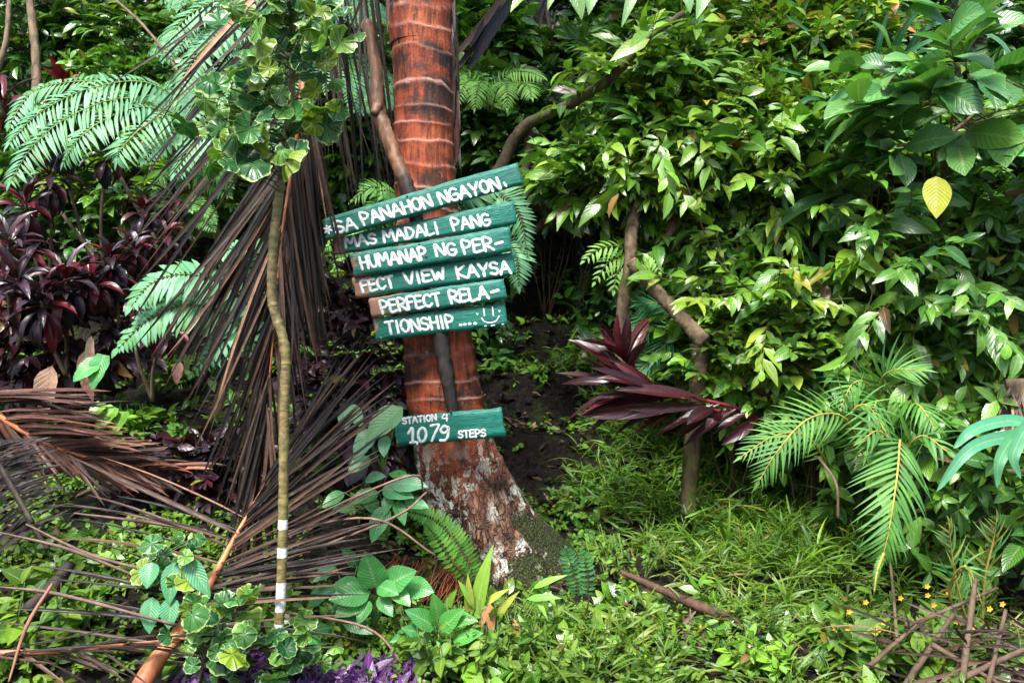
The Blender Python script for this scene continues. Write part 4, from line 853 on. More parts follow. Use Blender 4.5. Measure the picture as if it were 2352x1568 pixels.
straps("pale blue-green strap leaves entering from the right edge above the litter", P(2420, 1000, 3.3),
  [[(2330, 1000, 3.2), (2230, 1030, 3.1), (2150, 1130, 3.1)], [(2330, 965, 3.3), (2240, 985, 3.2), (2190, 1030, 3.2)], [(2350, 990, 3.2), (2300, 1050, 3.1), (2290, 1120, 3.1)], [(2380, 960, 3.2), (2330, 1040, 3.1), (2345, 1100, 3.1)]], .055, ((.08, .30, .16), (.12, .34, .10)), group="strap-leaved plants low on the right")
# ------------------------------------------------------------------ ferns
def gp(px, py, **k): return on_ground(px, py, **k)
def pixl(*p): return [P(*q) for q in p]
FU = (0, -0.75, 0.65)
# big tree fern on the left: arching twice-divided frond
t = thing("tree_fern", "large pale mint tree fern arching over the purple plants on the left", "fern", G(-2.1, 5.6), "tree ferns")
MINT2 = ((0.13, 0.38, 0.19), (0.17, 0.42, 0.22), (0.10, 0.30, 0.09))
def comb(t, pts, n, L, W, cols=MINT2, up=FU, **k):
    mr, ml = MB(), MB(); a = dict(ang=(82, 50), up=up, droop=0.10, curl=0.45, prof='lance', cols=cols, r0=0.004, nt=5, start=0.04, rcol=(0.25, 0.35, 0.08), lenprof=lambda q: np.sin(np.pi * (0.15 + 0.82 * q)) ** 0.6); a.update(k)
    frond(mr, ml, pts, n, L, W, **a); r = mr.build("frond", M['stem'], t); ml.build("leaflets", M['fern'], r)
comb(t, pixl((430, 240, 4.9), (330, 188, 4.7), (200, 205, 4.6), (90, 260, 4.5), (20, 330, 4.4)), 40, .21, .022)
comb(t, pixl((400, 262, 4.8), (290, 225, 4.6), (170, 262, 4.5), (80, 330, 4.4), (22, 420, 4.3)), 38, .20, .022)
comb(t, pixl((420, 275, 4.8), (330, 245, 4.6), (240, 275, 4.5), (180, 320, 4.4), (145, 375, 4.4)), 28, .17, .022)
comb(t, pixl((440, 280, 4.8), (390, 262, 4.6), (330, 290, 4.5), (280, 340, 4.4), (268, 370, 4.4)), 24, .18, .022)
comb(t, pixl((320, 235, 4.9), (250, 190, 4.7), (150, 190, 4.7), (70, 215, 4.7), (20, 290, 4.6)), 34, .16, .030)
comb(t, pixl((500, 250, 5.0), (440, 222, 4.9), (380, 215, 4.8), (330, 222, 4.8)), 20, .15, .03)
comb(t, pixl((520, 330, 4.9), (440, 300, 4.8), (370, 320, 4.7), (330, 370, 4.6)), 22, .15, .03)
mb = MB(); tube(mb, [G(-2.0, 5.7), P(470, 420, 5.2), P(440, 250, 4.9)], [.03, .02, .012], n=20, sides=8, c=(.22, .18, .05)); tube(mb, [P(440, 250, 4.9), P(480, 240, 5.0), P(560, 330, 5.2)], [.010, .008, .006], n=12, c=(.25, .2, .05)); mb.build("stalk", M['stem'], t)
t = thing("tree_fern", "tree fern high behind the hanging dead fronds, spreading pale fronds up to the top edge", "fern", G(-1.9, 6.6), "tree ferns")
for pts in (((560, 330, 4.6), (520, 300, 4.5), (450, 330, 4.4), (400, 400, 4.35)), ((600, 60, 4.8), (520, 70, 4.7), (450, 130, 4.6), (410, 210, 4.5)), ((620, 150, 4.8), (540, 150, 4.7), (460, 210, 4.6), (430, 290, 4.5)), ((620, 0, 4.9), (540, -10, 4.8), (440, 30, 4.7), (380, 100, 4.6))):
    comb(t, pixl(*pts), 24, .17, .028)
MG = ((0.12, 0.38, 0.16), (0.16, 0.42, 0.10), (0.10, 0.34, 0.20))
for pts in ([(640, 190, 5.9), (540, 90, 5.7), (440, 60, 5.6), (360, 110, 5.5)], [(640, 190, 5.9), (560, 10, 5.7), (470, -40, 5.6), (380, -10, 5.5)], [(640, 190, 5.9), (520, 170, 5.7), (430, 190, 5.5), (390, 260, 5.4)],
            [(640, 190, 5.9), (700, 60, 5.6), (790, 0, 5.5), (870, 30, 5.4)], [(640, 190, 5.9), (740, 140, 5.6), (820, 150, 5.5), (880, 240, 5.4)], [(640, 190, 5.9), (600, 260, 5.6), (520, 300, 5.4), (470, 380, 5.3)], [(640, 190, 5.9), (640, -20, 5.7), (640, -80, 5.6)]):
    bifrond(t, pixl(*pts), 11, .36, 15, .085, .021, MG, up=nrm((0, -.6, .8)), r0=.011)
mb = MB(); tube(mb, [G(-1.9, 6.5), P(640, 400, 6.1), P(640, 190, 5.9)], [.06, .05, .04], n=20, sides=10, c=(.08, .06, .03), rough=.15); mb.build("trunk", M['stem'], t)
fern("fern", "mint green fern with two arching fronds behind the diagonal dead leaflets", gp(560, 900), [
  (pixl((600, 720, 4.0), (520, 655, 3.9), (430, 630, 3.8), (350, 650, 3.75), (300, 705, 3.7)), dict(n=30, L=.17, W=.040)),
  (pixl((590, 790, 4.0), (510, 720, 3.9), (430, 700, 3.8), (340, 735, 3.75), (268, 805, 3.7)), dict(n=32, L=.165, W=.040)),
  (pixl((620, 700, 4.1), (590, 590, 4.0), (540, 570, 4.0), (490, 590, 3.9)), dict(n=20, L=.13, W=.033)),
  (pixl((590, 830, 4.0), (560, 760, 4.0), (500, 790, 3.9), (440, 860, 3.9)), dict(n=18, L=.13, W=.034))],
  ang=(85, 50), up=FU, droop=.1, curl=.5, prof='lance', cols=MINT2, r0=.005, n=30, L=.17, W=.04, ripple=.03, group="ferns of the left slope")
fern("fern", "light green fern with drooping fingers to the right of the trunk, top", G(0.0, 5.6), [
  (pixl((1125, 260, 5.3), (1100, 195, 5.2), (1070, 190, 5.1), (1050, 240, 5.0)), {}), (pixl((1125, 260, 5.3), (1110, 190, 5.2), (1098, 200, 5.0), (1090, 250, 4.9)), {}),
  (pixl((1125, 260, 5.3), (1150, 190, 5.2), (1165, 200, 5.0), (1165, 250, 4.9)), {}), (pixl((1125, 260, 5.3), (1160, 175, 5.2), (1210, 165, 5.1), (1250, 180, 5.0)), {}),
  (pixl((1125, 260, 5.3), (1170, 195, 5.2), (1210, 195, 5.0), (1222, 225, 4.9)), {}), (pixl((1125, 260, 5.3), (1080, 180, 5.3), (1050, 175, 5.2), (1020, 200, 5.1)), {})],
  ang=(75, 40), up=FU, droop=.1, curl=.6, prof='blade', cols=((.20, .46, .05), (.16, .42, .05)), r0=.005, n=22, L=.13, W=.017, group="ferns behind the trunk")
fern("fern", "pale arching fern showing behind the right ends of the sign boards", G(0.1, 4.7), [
  (pixl((1090, 600, 4.5), (1100, 470, 4.4), (1150, 450, 4.3), (1195, 500, 4.3), (1212, 590, 4.3)), dict(n=34)), (pixl((1080, 620, 4.5), (1060, 480, 4.4), (1090, 445, 4.3), (1150, 440, 4.3)), {}),
  (pixl((1110, 640, 4.5), (1150, 560, 4.4), (1185, 590, 4.3), (1192, 660, 4.3)), {}), (pixl((1060, 600, 4.5), (1010, 480, 4.5), (960, 450, 4.5), (900, 470, 4.5)), {})],
  ang=(70, 45), up=(0, -.9, .3), droop=.05, curl=.5, prof='lance', cols=MINT2, r0=.005, n=28, L=.14, W=.020, group="ferns behind the trunk")
fern("fern", "bright green fern left of the trunk just above the top board", G(-.75, 5.0), [
  (pixl((890, 600, 4.7), (900, 470, 4.5), (860, 430, 4.4), (810, 460, 4.4)), {}), (pixl((890, 600, 4.7), (920, 480, 4.5), (900, 440, 4.4), (850, 440, 4.4)), {}), (pixl((890, 600, 4.7), (840, 520, 4.5), (790, 530, 4.4), (750, 570, 4.4)), {}),
  (pixl((890, 600, 4.7), (850, 580, 4.5), (800, 590, 4.4), (760, 630, 4.4)), {}), (pixl((890, 600, 4.7), (900, 520, 4.5), (880, 470, 4.5), (820, 500, 4.4)), {})],
  ang=(70, 45), up=FU, droop=.1, curl=.5, prof='lance', cols=((.14, .42, .08), (.20, .44, .06)), r0=.005, n=20, L=.13, W=.022, group="ferns behind the trunk")
for lab, c, s in (("fern fronds under the tree fern, lit yellow-green", (440, 420, 5.2), 1.0), ("ferny tuft between the purple plants and the dead leaflets", (420, 500, 4.9), .8), ("fern tuft hanging beside the bent branch's upper end", (1500, 110, 5.9), 1.0), ("small fern in the middle of the slope behind the branch", (1420, 180, 6.4), 1.0)):
    fr = []
    for k in range(8):
        a = math.radians(-20 + 220 * k / 7); dx, dz = math.cos(a) * 95 * s, math.sin(a) * 70 * s
        fr.append((pixl(c, (c[0] + dx * .5, c[1] - dz * .6 - 15, c[2] - .1), (c[0] + dx, c[1] - dz * .6 + 18, c[2] - .25)), {}))
    fern("fern", lab, P(c[0], c[1] + 60, c[2] + .2), fr, ang=(75, 45), up=FU, droop=.1, curl=.5, prof='lance', cols=((.10, .36, .10), (.18, .42, .06)), r0=.004, n=20, L=.11 * s, W=.017, group="small ferns on the slope")
fern("sword_fern", "sword fern with neat short leaflets hanging against the left of the palm foot", P(1090, 1345, 3.62), [
  (pixl((1095, 1350, 3.62), (1060, 1260, 3.55), (1000, 1195, 3.5), (930, 1172, 3.45)), dict(n=34, L=.062)), (pixl((1085, 1340, 3.6), (1040, 1290, 3.52), (1000, 1230, 3.5), (975, 1200, 3.48)), dict(n=20, L=.05))],
  ang=(85, 75), up=(0, -.95, .2), droop=.0, curl=.3, prof='lance', cols=((.12, .40, .06), (.18, .42, .05)), r0=.0035, W=.021, n=30, L=.06, group="sword ferns on the palm foot")
fern("sword_fern", "small blue-green sword fern standing on the right root of the palm", P(1320, 1390, 3.70), [
  (pixl((1330, 1400, 3.70), (1325, 1340, 3.66), (1305, 1280, 3.62), (1300, 1258, 3.6)), dict(n=20, L=.05)), (pixl((1330, 1400, 3.70), (1350, 1350, 3.66), (1345, 1290, 3.62), (1335, 1262, 3.6)), dict(n=16, L=.045)), (pixl((1250, 1380, 3.7), (1250, 1360, 3.6), (1245, 1330, 3.58)), dict(n=10, L=.035))],
  ang=(85, 75), up=(0, -.95, .2), droop=.05, curl=.3, prof='lance', cols=((.10, .36, .16), (.12, .38, .10)), r0=.003, W=.020, n=18, L=.05, group="sword ferns on the palm foot")
fern("fern", "small bright fern draped over the joint of fence post and diagonal pole", P(1455, 640, 4.6), [
  (pixl((1460, 620, 4.6), (1440, 590, 4.5), (1400, 600, 4.45), (1365, 650, 4.4)), {}), (pixl((1460, 620, 4.6), (1430, 570, 4.5), (1380, 570, 4.45), (1340, 600, 4.4)), {}), (pixl((1460, 620, 4.6), (1450, 600, 4.5), (1420, 620, 4.45), (1410, 670, 4.4)), {}), (pixl((1460, 620, 4.6), (1475, 590, 4.5), (1500, 590, 4.45), (1515, 625, 4.4)), {}), (pixl((1460, 620, 4.6), (1480, 600, 4.5), (1470, 610, 4.4), (1470, 640, 4.4)), {})],
  ang=(70, 40), up=FU, droop=.1, curl=.5, prof='lance', cols=((.20, .42, .04), (.14, .36, .04)), r0=.004, n=12, L=.10, W=.020, group="small ferns on the slope")
# palm seedlings, lower right
PS = "palm seedlings on the right"; PC = ((.09, .27, .045), (.12, .31, .045), (.05, .19, .03)); pk = dict(ang=(62, 28), up=(0, -.85, .5), droop=.05, curl=.55, prof='blade', cols=PC, r0=.006, nt=7, scol=(.40, .30, .06), fold=.3, jit=.05, group=PS)
fern("palm_seedling", "palm seedling whose long feather leaf hangs straight down in front, lower right", G(1.75, 3.7), [
  (pixl((2075, 1120, 3.5), (2068, 1010, 3.35), (2062, 1080, 3.2), (2045, 1200, 3.1), (2025, 1290, 3.1)), dict(n=30, L=.22, W=.017)),
  (pixl((2030, 1270, 3.1), (2015, 1310, 3.08), (2008, 1360, 3.07)), dict(n=22, L=.022, W=.010, term=False)),
  (pixl((2075, 1120, 3.5), (2080, 1040, 3.4), (2120, 1000, 3.3), (2180, 1040, 3.2)), dict(n=10, L=.19, W=.022)),
  (pixl((2075, 1120, 3.5), (2060, 1040, 3.4), (2020, 990, 3.3), (1980, 1010, 3.2)), dict(n=10, L=.19, W=.022))], **pk)
fern("palm_seedling", "feather-leaved palm seedling arching to the left over the grass", G(1.7, 4.1), [
  (pixl((1990, 1060, 3.8), (1940, 960, 3.6), (1860, 960, 3.5), (1790, 1030, 3.4), (1740, 1110, 3.4)), dict(n=26, L=.19, W=.015)),
  (pixl((1900, 1060, 3.9), (1850, 1000, 3.8), (1780, 1000, 3.7), (1700, 1050, 3.6)), dict(n=20, L=.16, W=.016)),
  (pixl((1960, 1040, 3.8), (1950, 960, 3.6), (1990, 930, 3.5), (2040, 1000, 3.4)), dict(n=14, L=.17, W=.016))], **pk)
fern("palm_seedling", "palm seedling with a bright fan of narrow leaflets above the hanging one", G(2.0, 4.4), [
  (pixl((2040, 1000, 4.0), (2020, 890, 3.8), (2050, 850, 3.7), (2120, 850, 3.6)), dict(n=22, L=.20, W=.018)),
  (pixl((2040, 1000, 4.0), (2000, 890, 3.8), (1960, 880, 3.7), (1930, 940, 3.6)), dict(n=18, L=.19, W=.018)),
  (pixl((2040, 1000, 4.0), (2020, 930, 3.8), (2010, 930, 3.6), (1990, 1040, 3.5)), dict(n=20, L=.22, W=.018)),
  (pixl((2040, 1000, 4.0), (2060, 930, 3.8), (2110, 930, 3.6), (2150, 990, 3.5)), dict(n=20, L=.20, W=.018))], **pk)
fern("palm_seedling", "dark shaded palm fronds behind the purple strap-leaved plant", G(1.0, 4.9), [
  (pixl((1560, 920, 4.7), (1530, 760, 4.6), (1490, 720, 4.5), (1450, 780, 4.4)), {}), (pixl((1560, 920, 4.7), (1560, 760, 4.6), (1520, 700, 4.5), (1470, 700, 4.4)), {}), (pixl((1560, 920, 4.7), (1580, 800, 4.6), (1550, 760, 4.5), (1500, 830, 4.4)), {}), (pixl((1560, 920, 4.7), (1540, 820, 4.6), (1480, 840, 4.5), (1440, 900, 4.4)), {})],
  **dict(pk, n=26, L=.24, W=.016, cols=((.04, .22, .08), (.06, .28, .09))))
fern("palm_seedling", "ragged dry-tipped palm fronds at the lower right edge", G(2.15, 3.4), [
  (pixl((2255, 1450, 3.3), (2262, 1330, 3.2), (2280, 1250, 3.15), (2290, 1190, 3.1)), dict(n=16, L=.13, W=.014)), (pixl((2230, 1460, 3.3), (2200, 1350, 3.2), (2185, 1260, 3.15), (2180, 1200, 3.1)), dict(n=16, L=.12, W=.014)), (pixl((2200, 1430, 3.2), (2180, 1350, 3.1), (2220, 1300, 3.0), (2260, 1400, 3.0)), dict(n=16, L=.11, W=.012))], **dict(pk, cols=((.07, .26, .07), (.22, .28, .05)), miss=.15, jit=.12))

# ------------------------------------------------------------------ purple cordylines
CG = "purple cordylines on the left slope"; DP = PUR + ((.05, .035, .055), (.12, .008, .018))
rosette("cordyline", "bright red cordyline rosette near the upper left corner", G(-3.05, 6.3), P(155, 205, 5.9), 16, .26, .075, RED, bend=.5, el=(5, 85), group=CG)
rosette("cordyline", "dark red cordyline at the very left edge below the top", G(-3.3, 5.9), P(5, 230, 5.3), 16, .28, .07, RED + PUR, bend=.9, el=(-30, 80), group=CG)
for lab, b, hs, n, L in (("tall dark purple cordyline under the tree fern, left", (110, 620), [(115, 400, 4.6), (60, 470, 4.5)], 22, .26),
                    ("purple cordyline behind the tree fern tips", (250, 640), [(140, 330, 4.75), (245, 350, 4.7)], 20, .22),
                    ("drooping purple cordyline at the left edge, middle height", (30, 760), [(20, 560, 4.2), (40, 640, 4.1)], 26, .30),
                    ("cordyline with red midribs sagging low on the left", (150, 800), [(95, 690, 4.1), (150, 640, 4.2)], 26, .28),
                    ("purple cordyline with upright red shoot, right of the drooping ones", (270, 760), [(250, 590, 4.4), (215, 650, 4.3)], 20, .22),
                    ("small purple cordyline with red shoot left of the dead leaflets", (400, 700), [(400, 455, 4.7), (380, 540, 4.6)], 18, .20),
                    ("slim purple cordyline between the pale fern and the red ones", (330, 740), [(330, 480, 4.6), (310, 570, 4.5)], 18, .19),
                    ("faded brownish cordyline low beside the pale fern", (350, 860), [(330, 680, 4.3), (380, 760, 4.2)], 20, .20)):
    rosette("cordyline", lab, P(b[0], b[1] + 60, hs[0][2] + .15), None, n + 4, L * .85, .048, DP + (RED[1], (.035, .028, .045)), bend=1.5, el=(-55, 75), heads=[P(*h) for h in hs], group=CG, stemc=(.16, .12, .07))
# the long cordyline lying toward the path, right of the palm
t = thing("cordyline", "dark wine-red cordyline leaning left over the grass beside the fence post", "plant", G(1.35, 4.6))
mb, ms = MB(), MB()
tube(ms, pixl((1790, 985, 4.3), (1700, 940, 4.2), (1600, 915, 4.0), (1500, 885, 3.95)), [.012, .010, .009, .007], n=24, c=(.30, .02, .04)); tube(ms, pixl((1790, 985, 4.3), (1690, 950, 4.2), (1600, 935, 4.1)), [.009, .007, .006], n=14, c=(.25, .02, .04)); tube(ms, pixl((1560, 900, 4.1), (1490, 900, 4.05), (1440, 800, 4.0)), [.009, .007, .006], n=14, c=(.20, .02, .03))
def cl(o, e, L=None, w=.078, y=3.95, y2=None, c=None, nr=(0.1, -.75, .6), curl=.25):
    w = w * U(.55, .95); nr = np.array(nr) + rng.normal(0, .45, 3); curl = U(.1, .9); y2 = y - U(-.05, .15)
    a, b2 = P(o[0], o[1], y), P(e[0], e[1], y2 or y - .08); leaves(mb, [a], [b2 - a], [nr], np.linalg.norm(b2 - a) * 1.06, w, curl=curl, fold=.4, prof='cord', tint=(c or pal(((.040, .007, .009), (.022, .005, .007), (.07, .010, .014)), 1, .2)), nt=10, ns=5, ripple=.02)
for o, e in (((1480, 890), (1335, 755)), ((1500, 893), (1295, 850)), ((1520, 900), (1375, 838)), ((1510, 905), (1305, 900)), ((1545, 905), (1340, 925)), ((1600, 912), (1420, 905)), ((1620, 930), (1450, 940)), ((1650, 930), (1505, 985)), ((1640, 935), (1585, 960)), ((1600, 925), (1350, 960))):
    cl(o, e)
    for _ in range(2): cl((o[0] + U(-15, 30), o[1] + U(-8, 8)), (e[0] + U(-20, 60), e[1] + U(-35, 30)), y=4.0 + U(-.05, .12))
for o, e in (((1445, 815), (1345, 775)), ((1440, 830), (1400, 740)), ((1440, 830), (1475, 725)), ((1435, 830), (1440, 735)), ((1445, 840), (1395, 790)), ((1440, 850), (1480, 780))):
    cl(o, e, y=3.98, w=.085); cl((o[0] + U(-8, 8), o[1]), (e[0] + U(-30, 30), e[1] + U(-10, 40)), y=4.02, w=.08)
for o, e in (((1720, 945), (1640, 990)), ((1690, 940), (1570, 1010)), ((1740, 960), (1680, 1010))): cl(o, e, y=4.1, c=(.03, .006, .01))
ms.build("cane", M['stem'], t); mb.build("leaves", M['cord'], t)
t = thing("cordyline", "thin young cordyline with two small dark leaves by the fence post", "plant", G(1.5, 4.7)); mb, ms = MB(), MB()
tube(ms, pixl((1795, 1000, 4.3), (1790, 930, 4.25), (1782, 890, 4.2)), .006, n=8, c=(.25, .02, .04))
for o, e in (((1785, 900), (1740, 840)), ((1785, 900), (1815, 845)), ((1790, 930), (1730, 890))): cl(o, e, y=4.2, w=.05)
ms.build("cane", M['stem'], t); mb.build("leaves", M['cord'], t)
# shiny dark-leaved bushes behind the hanging fronds
shrub("purple_bush", "bush of small shiny blackish-purple leaves between the dead fronds and the palm trunk", "shrub", P(850, 830, 4.35), (.34, .25, .50), 230, 9, .085, .040, mat='cord', cols=PUR + ((.05, .045, .06),), curl=.5, tl=.14, base=(-.75, 4.5), up=.2, group="dark purple bushes")
shrub("purple_bush", "low blackish-purple bush under the mint fern", "shrub", P(450, 1090, 3.95), (.30, .2, .16), 90, 9, .075, .038, mat='cord', cols=PUR + ((.05, .045, .06),), curl=.5, tl=.12, up=.2, group="dark purple bushes")
shrub("purple_bush", "dark purple-leaved bush in the shade at the far left", "shrub", P(120, 780, 4.6), (.45, .2, .24), 130, 8, .11, .04, mat='cord', cols=PUR, curl=.9, droop=.6, tl=.14, up=.2, group="dark purple bushes")
O = region(1300, -1.12, -.34, 2.45, 2.95); O = O[(vnoise(O[:, 0] * 5, O[:, 1] * 5, 4) > .25)]
ml = MB(); sprays(ml, None, O, UP + rng.normal(0, .35, (len(O), 3)), .10, 7, .060, .022, prof='lance', cols=((.08, .012, .12), (.12, .02, .16), (.05, .02, .08), (.05, .06, .06)), mode='whirl', ang=65, curl=.3)
tag(ml.build("purple_ground_cover", M['trad'], loc=(-.7, 2.7, .3)), "striped purple trailing ground cover at the bottom edge", kind="stuff", cat="plants")
# ------------------------------------------------------------------ dead palm fronds
def strips(mb, A, B, W, cols=DEAD, curl=0.12, nrmv=(0, -1, .15), prof='strap', jit=.25, fold=.5, sag=0.0):
    A, B = np.asarray(A, float), np.asarray(B, float); n = len(A); D = B - A; L = np.linalg.norm(D, axis=1)
    nn = np.asarray(nrmv, float) + rng.normal(0, jit, (n, 3))
    leaves(mb, A, D + 0 * UP, nn, L, W * np.exp(rng.normal(0, .25, n)), curl=rng.normal(curl, .16, n), fold=fold, prof=prof, tint=pal(cols, n, .55), nt=7, ns=3, side=rng.normal(sag, .045, n))
DG = "dead palm fronds"
def drop(t, name, pts, q0, q1, n, ds, Ls, W, Yj=.06, cols=DEAD, sgn=1, r=None, **k):
    """leaflets between two fractions of a rachis; ds, Ls are (start, end) frame directions and lengths in frame units"""
    c = curve(pts, 100); q = np.sort(U(q0, q1, n)); o = c[(q * 99).astype(int)]; f = ((q - q0) / max(q1 - q0, 1e-6))[:, None]
    d = (1 - f) * np.array(ds[0], float) + f * np.array(ds[1], float); d = d + rng.normal(0, k.pop('dj', .035), (n, 2)); d = nrm(d)
    L = ((1 - f[:, 0]) * Ls[0] + f[:, 0] * Ls[1]) * np.exp(rng.normal(0, .10, n)) / FPX * o[:, 1]
    B = o + np.stack([d[:, 0], rng.normal(k.pop('yo', 0.0), Yj, n), -d[:, 1]], 1) * np.stack([L, np.ones(n), L], 1)
    mb = MB(); strips(mb, o + rng.normal(0, .006, (n, 3)), B, W, cols, **k); return mb.build(name, M['dead'], t)
# 1: the large frond hanging head-down in front
r1 = pixl((800, -260, 3.55), (745, -60, 3.45), (715, 60, 3.38), (690, 250, 3.3), (668, 400, 3.25), (645, 560, 3.2), (625, 800, 3.2), (605, 1000, 3.2), (575, 1160, 3.2))
t = thing("dead_palm_frond", "long dead palm frond hanging head-down, its dark leaflets slanting left in front of the ferns", "dead frond", r1[-1], DG)
mb = MB(); tube(mb, r1, [.022, .018, .014, .010, .007, .005, .004, .003, .002], n=50, sides=8, c=(.42, .15, .07)); mb.build("frond_stalk", M['petiole'], t)
DK2 = ((.020, .010, .006), (.007, .005, .0035), (.065, .035, .021), (.004, .003, .0025))
drop(t, "left_leaflets", r1, .0, .50, 60, ((-.72, .69), (-.50, .87)), (640, 500), .013, cols=DK2, yo=-.1)
drop(t, "left_leaflets", r1, .45, .93, 92, ((-.50, .87), (-.10, .99)), (500, 300), .0115, cols=DK2, yo=-.06)
drop(t, "right_leaflets", r1, .30, .98, 60, ((.14, .99), (.06, 1.0)), (420, 290), .0105, cols=DK2 + DEAD)
# 2: dense bundle of leaflets hanging right behind the sapling
r2 = pixl((720, -120, 3.8), (705, 60, 3.75), (690, 220, 3.7), (690, 330, 3.65))
t = thing("dead_palm_frond", "dense brown curtain of dead leaflets hanging straight down just right of the sapling", "dead frond", r2[-1], DG)
mb = MB(); tube(mb, r2, [.02, .016, .010, .006], n=30, c=(.25, .12, .07)); mb.build("frond_stalk", M['petiole'], t)
BRN = ((.032, .014, .008), (.013, .006, .004), (.065, .030, .018), (.006, .004, .003))
drop(t, "leaflets", r2, .45, .99, 125, ((.015, 1.0), (.025, 1.0)), (520, 440), .016, cols=BRN, dj=.03, jit=.35)
drop(t, "leaflets", r2, .60, .99, 30, ((-.03, 1.0), (.02, 1.0)), (450, 430), .017, cols=BRN, dj=.03)
# 3: thin leaflets hanging between the curtain and the trunk
r3 = pixl((700, -150, 4.3), (760, -90, 4.2), (840, -60, 4.1), (930, -70, 4.0))
t = thing("dead_palm_frond", "sparse thin dead leaflets dangling from above beside the palm trunk", "dead frond", r3[0], DG)
mb = MB(); tube(mb, r3, [.02, .014, .01], n=30, c=(.25, .12, .07)); mb.build("frond_stalk", M['petiole'], t)
drop(t, "leaflets", r3, .05, .75, 30, ((.13, .99), (.12, .99)), (540, 500), .012, cols=DK2 + BRN, dj=.06, Yj=.15)
drop(t, "leaflets", r3, .55, .98, 5, ((.16, .99), (.12, .99)), (230, 160), .018, cols=BRN, dj=.08, Yj=.1, yo=-.5)
# 4: frond standing up from the lower left with a thick orange stalk
r4 = pixl((290, 1640, 2.62), (350, 1530, 2.7), (405, 1460, 2.78), (470, 1360, 2.9), (520, 1270, 3.0), (570, 1180, 3.1), (610, 1110, 3.15))
t = thing("dead_palm_frond", "fallen palm frond with thick orange stalk at the bottom left, leaflets fanning both ways", "dead frond", r4[0], DG)
mb = MB(); tube(mb, r4, [.036, .030, .024, .017, .011, .007, .004], n=60, sides=14, c=(.5, .25, .1), rough=.02); mb.build("frond_stalk", M['petiole'], t)
drop(t, "left_leaflets", r4, .28, .85, 17, ((-.97, -.12), (-.93, -.42)), (400, 360), .011, cols=DK2 + BRN, dj=.05, sag=-.04, nrmv=(0, -.6, .8))
drop(t, "right_leaflets", r4, .48, .99, 64, ((.98, -.18), (.50, -.86)), (350, 400), .012, cols=DK2 + BRN, dj=.04, nrmv=(0, -.8, .6))
drop(t, "right_leaflets", r4, .20, .55, 12, ((1.0, .02), (.97, -.18)), (400, 380), .012, cols=DK2, dj=.05, nrmv=(0, -.6, .8))
# bent and broken leaflet ends of it
mb = MB()
for a, b_, c_ in (((610, 1230, 3.1), (850, 1190, 3.0), (1000, 1275, 3.0)), ((620, 1400, 3.0), (840, 1440, 2.9), (930, 1530, 2.9)), ((640, 1290, 3.1), (900, 1190, 3.0), (980, 1130, 3.1)), ((620, 1230, 3.1), (930, 1095, 3.1), (975, 1130, 3.2))):
    tube(mb, pixl(a, b_, c_), [.004, .005, .004], n=3 * 5, sides=5, c=(.24, .14, .10))
mb.build("bent_leaflets", M['stem'], t)
# 5, 6: fronds lying on the left slope
r5 = pixl((-60, 900, 3.6), (0, 955, 3.6), (90, 1010, 3.62), (200, 1050, 3.65), (310, 1072, 3.7), (410, 1088, 3.75))
t = thing("dead_palm_frond", "reddish-brown dead palm frond lying across the left slope at the picture's edge", "dead frond", r5[0], DG)
mb = MB(); tube(mb, r5, [.016, .014, .010, .007, .004], n=40, c=(.12, .06, .04)); mb.build("frond_stalk", M['petiole'], t)
RB = ((.13, .045, .025), (.06, .02, .012), (.22, .095, .06), (.025, .010, .007))
drop(t, "leaflets", r5, .02, .95, 85, ((.98, -.06), (.97, -.18)), (270, 130), .015, cols=RB, dj=.05, sag=.10, nrmv=(0, -.75, .65))
drop(t, "leaflets", r5, .05, .98, 85, ((.50, .86), (.90, .42)), (170, 100), .015, cols=RB, dj=.05, sag=-.08, nrmv=(0, -.75, .65))
r6 = pixl((-60, 1030, 3.35), (0, 1075, 3.3), (60, 1180, 3.2), (110, 1260, 3.1))
t = thing("dead_palm_frond", "nearly black dead frond under the reddish one at the left edge", "dead frond", r6[0], DG)
mb = MB(); tube(mb, r6, [.014, .011, .008], n=30, c=(.05, .045, .06)); mb.build("frond_stalk", M['bark_dark'], t)
BK = ((.02, .013, .011), (.010, .007, .007), (.04, .025, .02))
drop(t, "leaflets", r6, .0, .8, 48, ((.93, -.35), (.85, -.52)), (130, 90), .010, cols=BK, dj=.06, nrmv=(0, -.75, .65), sag=.1)
drop(t, "leaflets", r6, .0, .8, 30, ((-.8, .2), (-.6, .5)), (120, 120), .018, cols=BK, dj=.06, nrmv=(0, -.75, .65))
r7 = pixl((-80, 1500, 2.55), (120, 1495, 2.6), (300, 1480, 2.65), (430, 1465, 2.7))
t = thing("dead_palm_frond", "flat dead frond lying along the bottom left corner", "dead frond", r7[0], DG)
mb = MB(); tube(mb, r7, [.010, .008, .005], n=30, c=(.14, .07, .05)); mb.build("frond_stalk", M['petiole'], t)
drop(t, "leaflets", r7, .0, .98, 14, ((.93, .30), (.97, .20)), (170, 120), .011, cols=DK2 + BRN, dj=.08, nrmv=(0, -.4, .9))
drop(t, "leaflets", r7, .0, .98, 14, ((.95, -.12), (.98, -.10)), (230, 160), .011, cols=DK2 + BRN, dj=.06, nrmv=(0, -.4, .9))
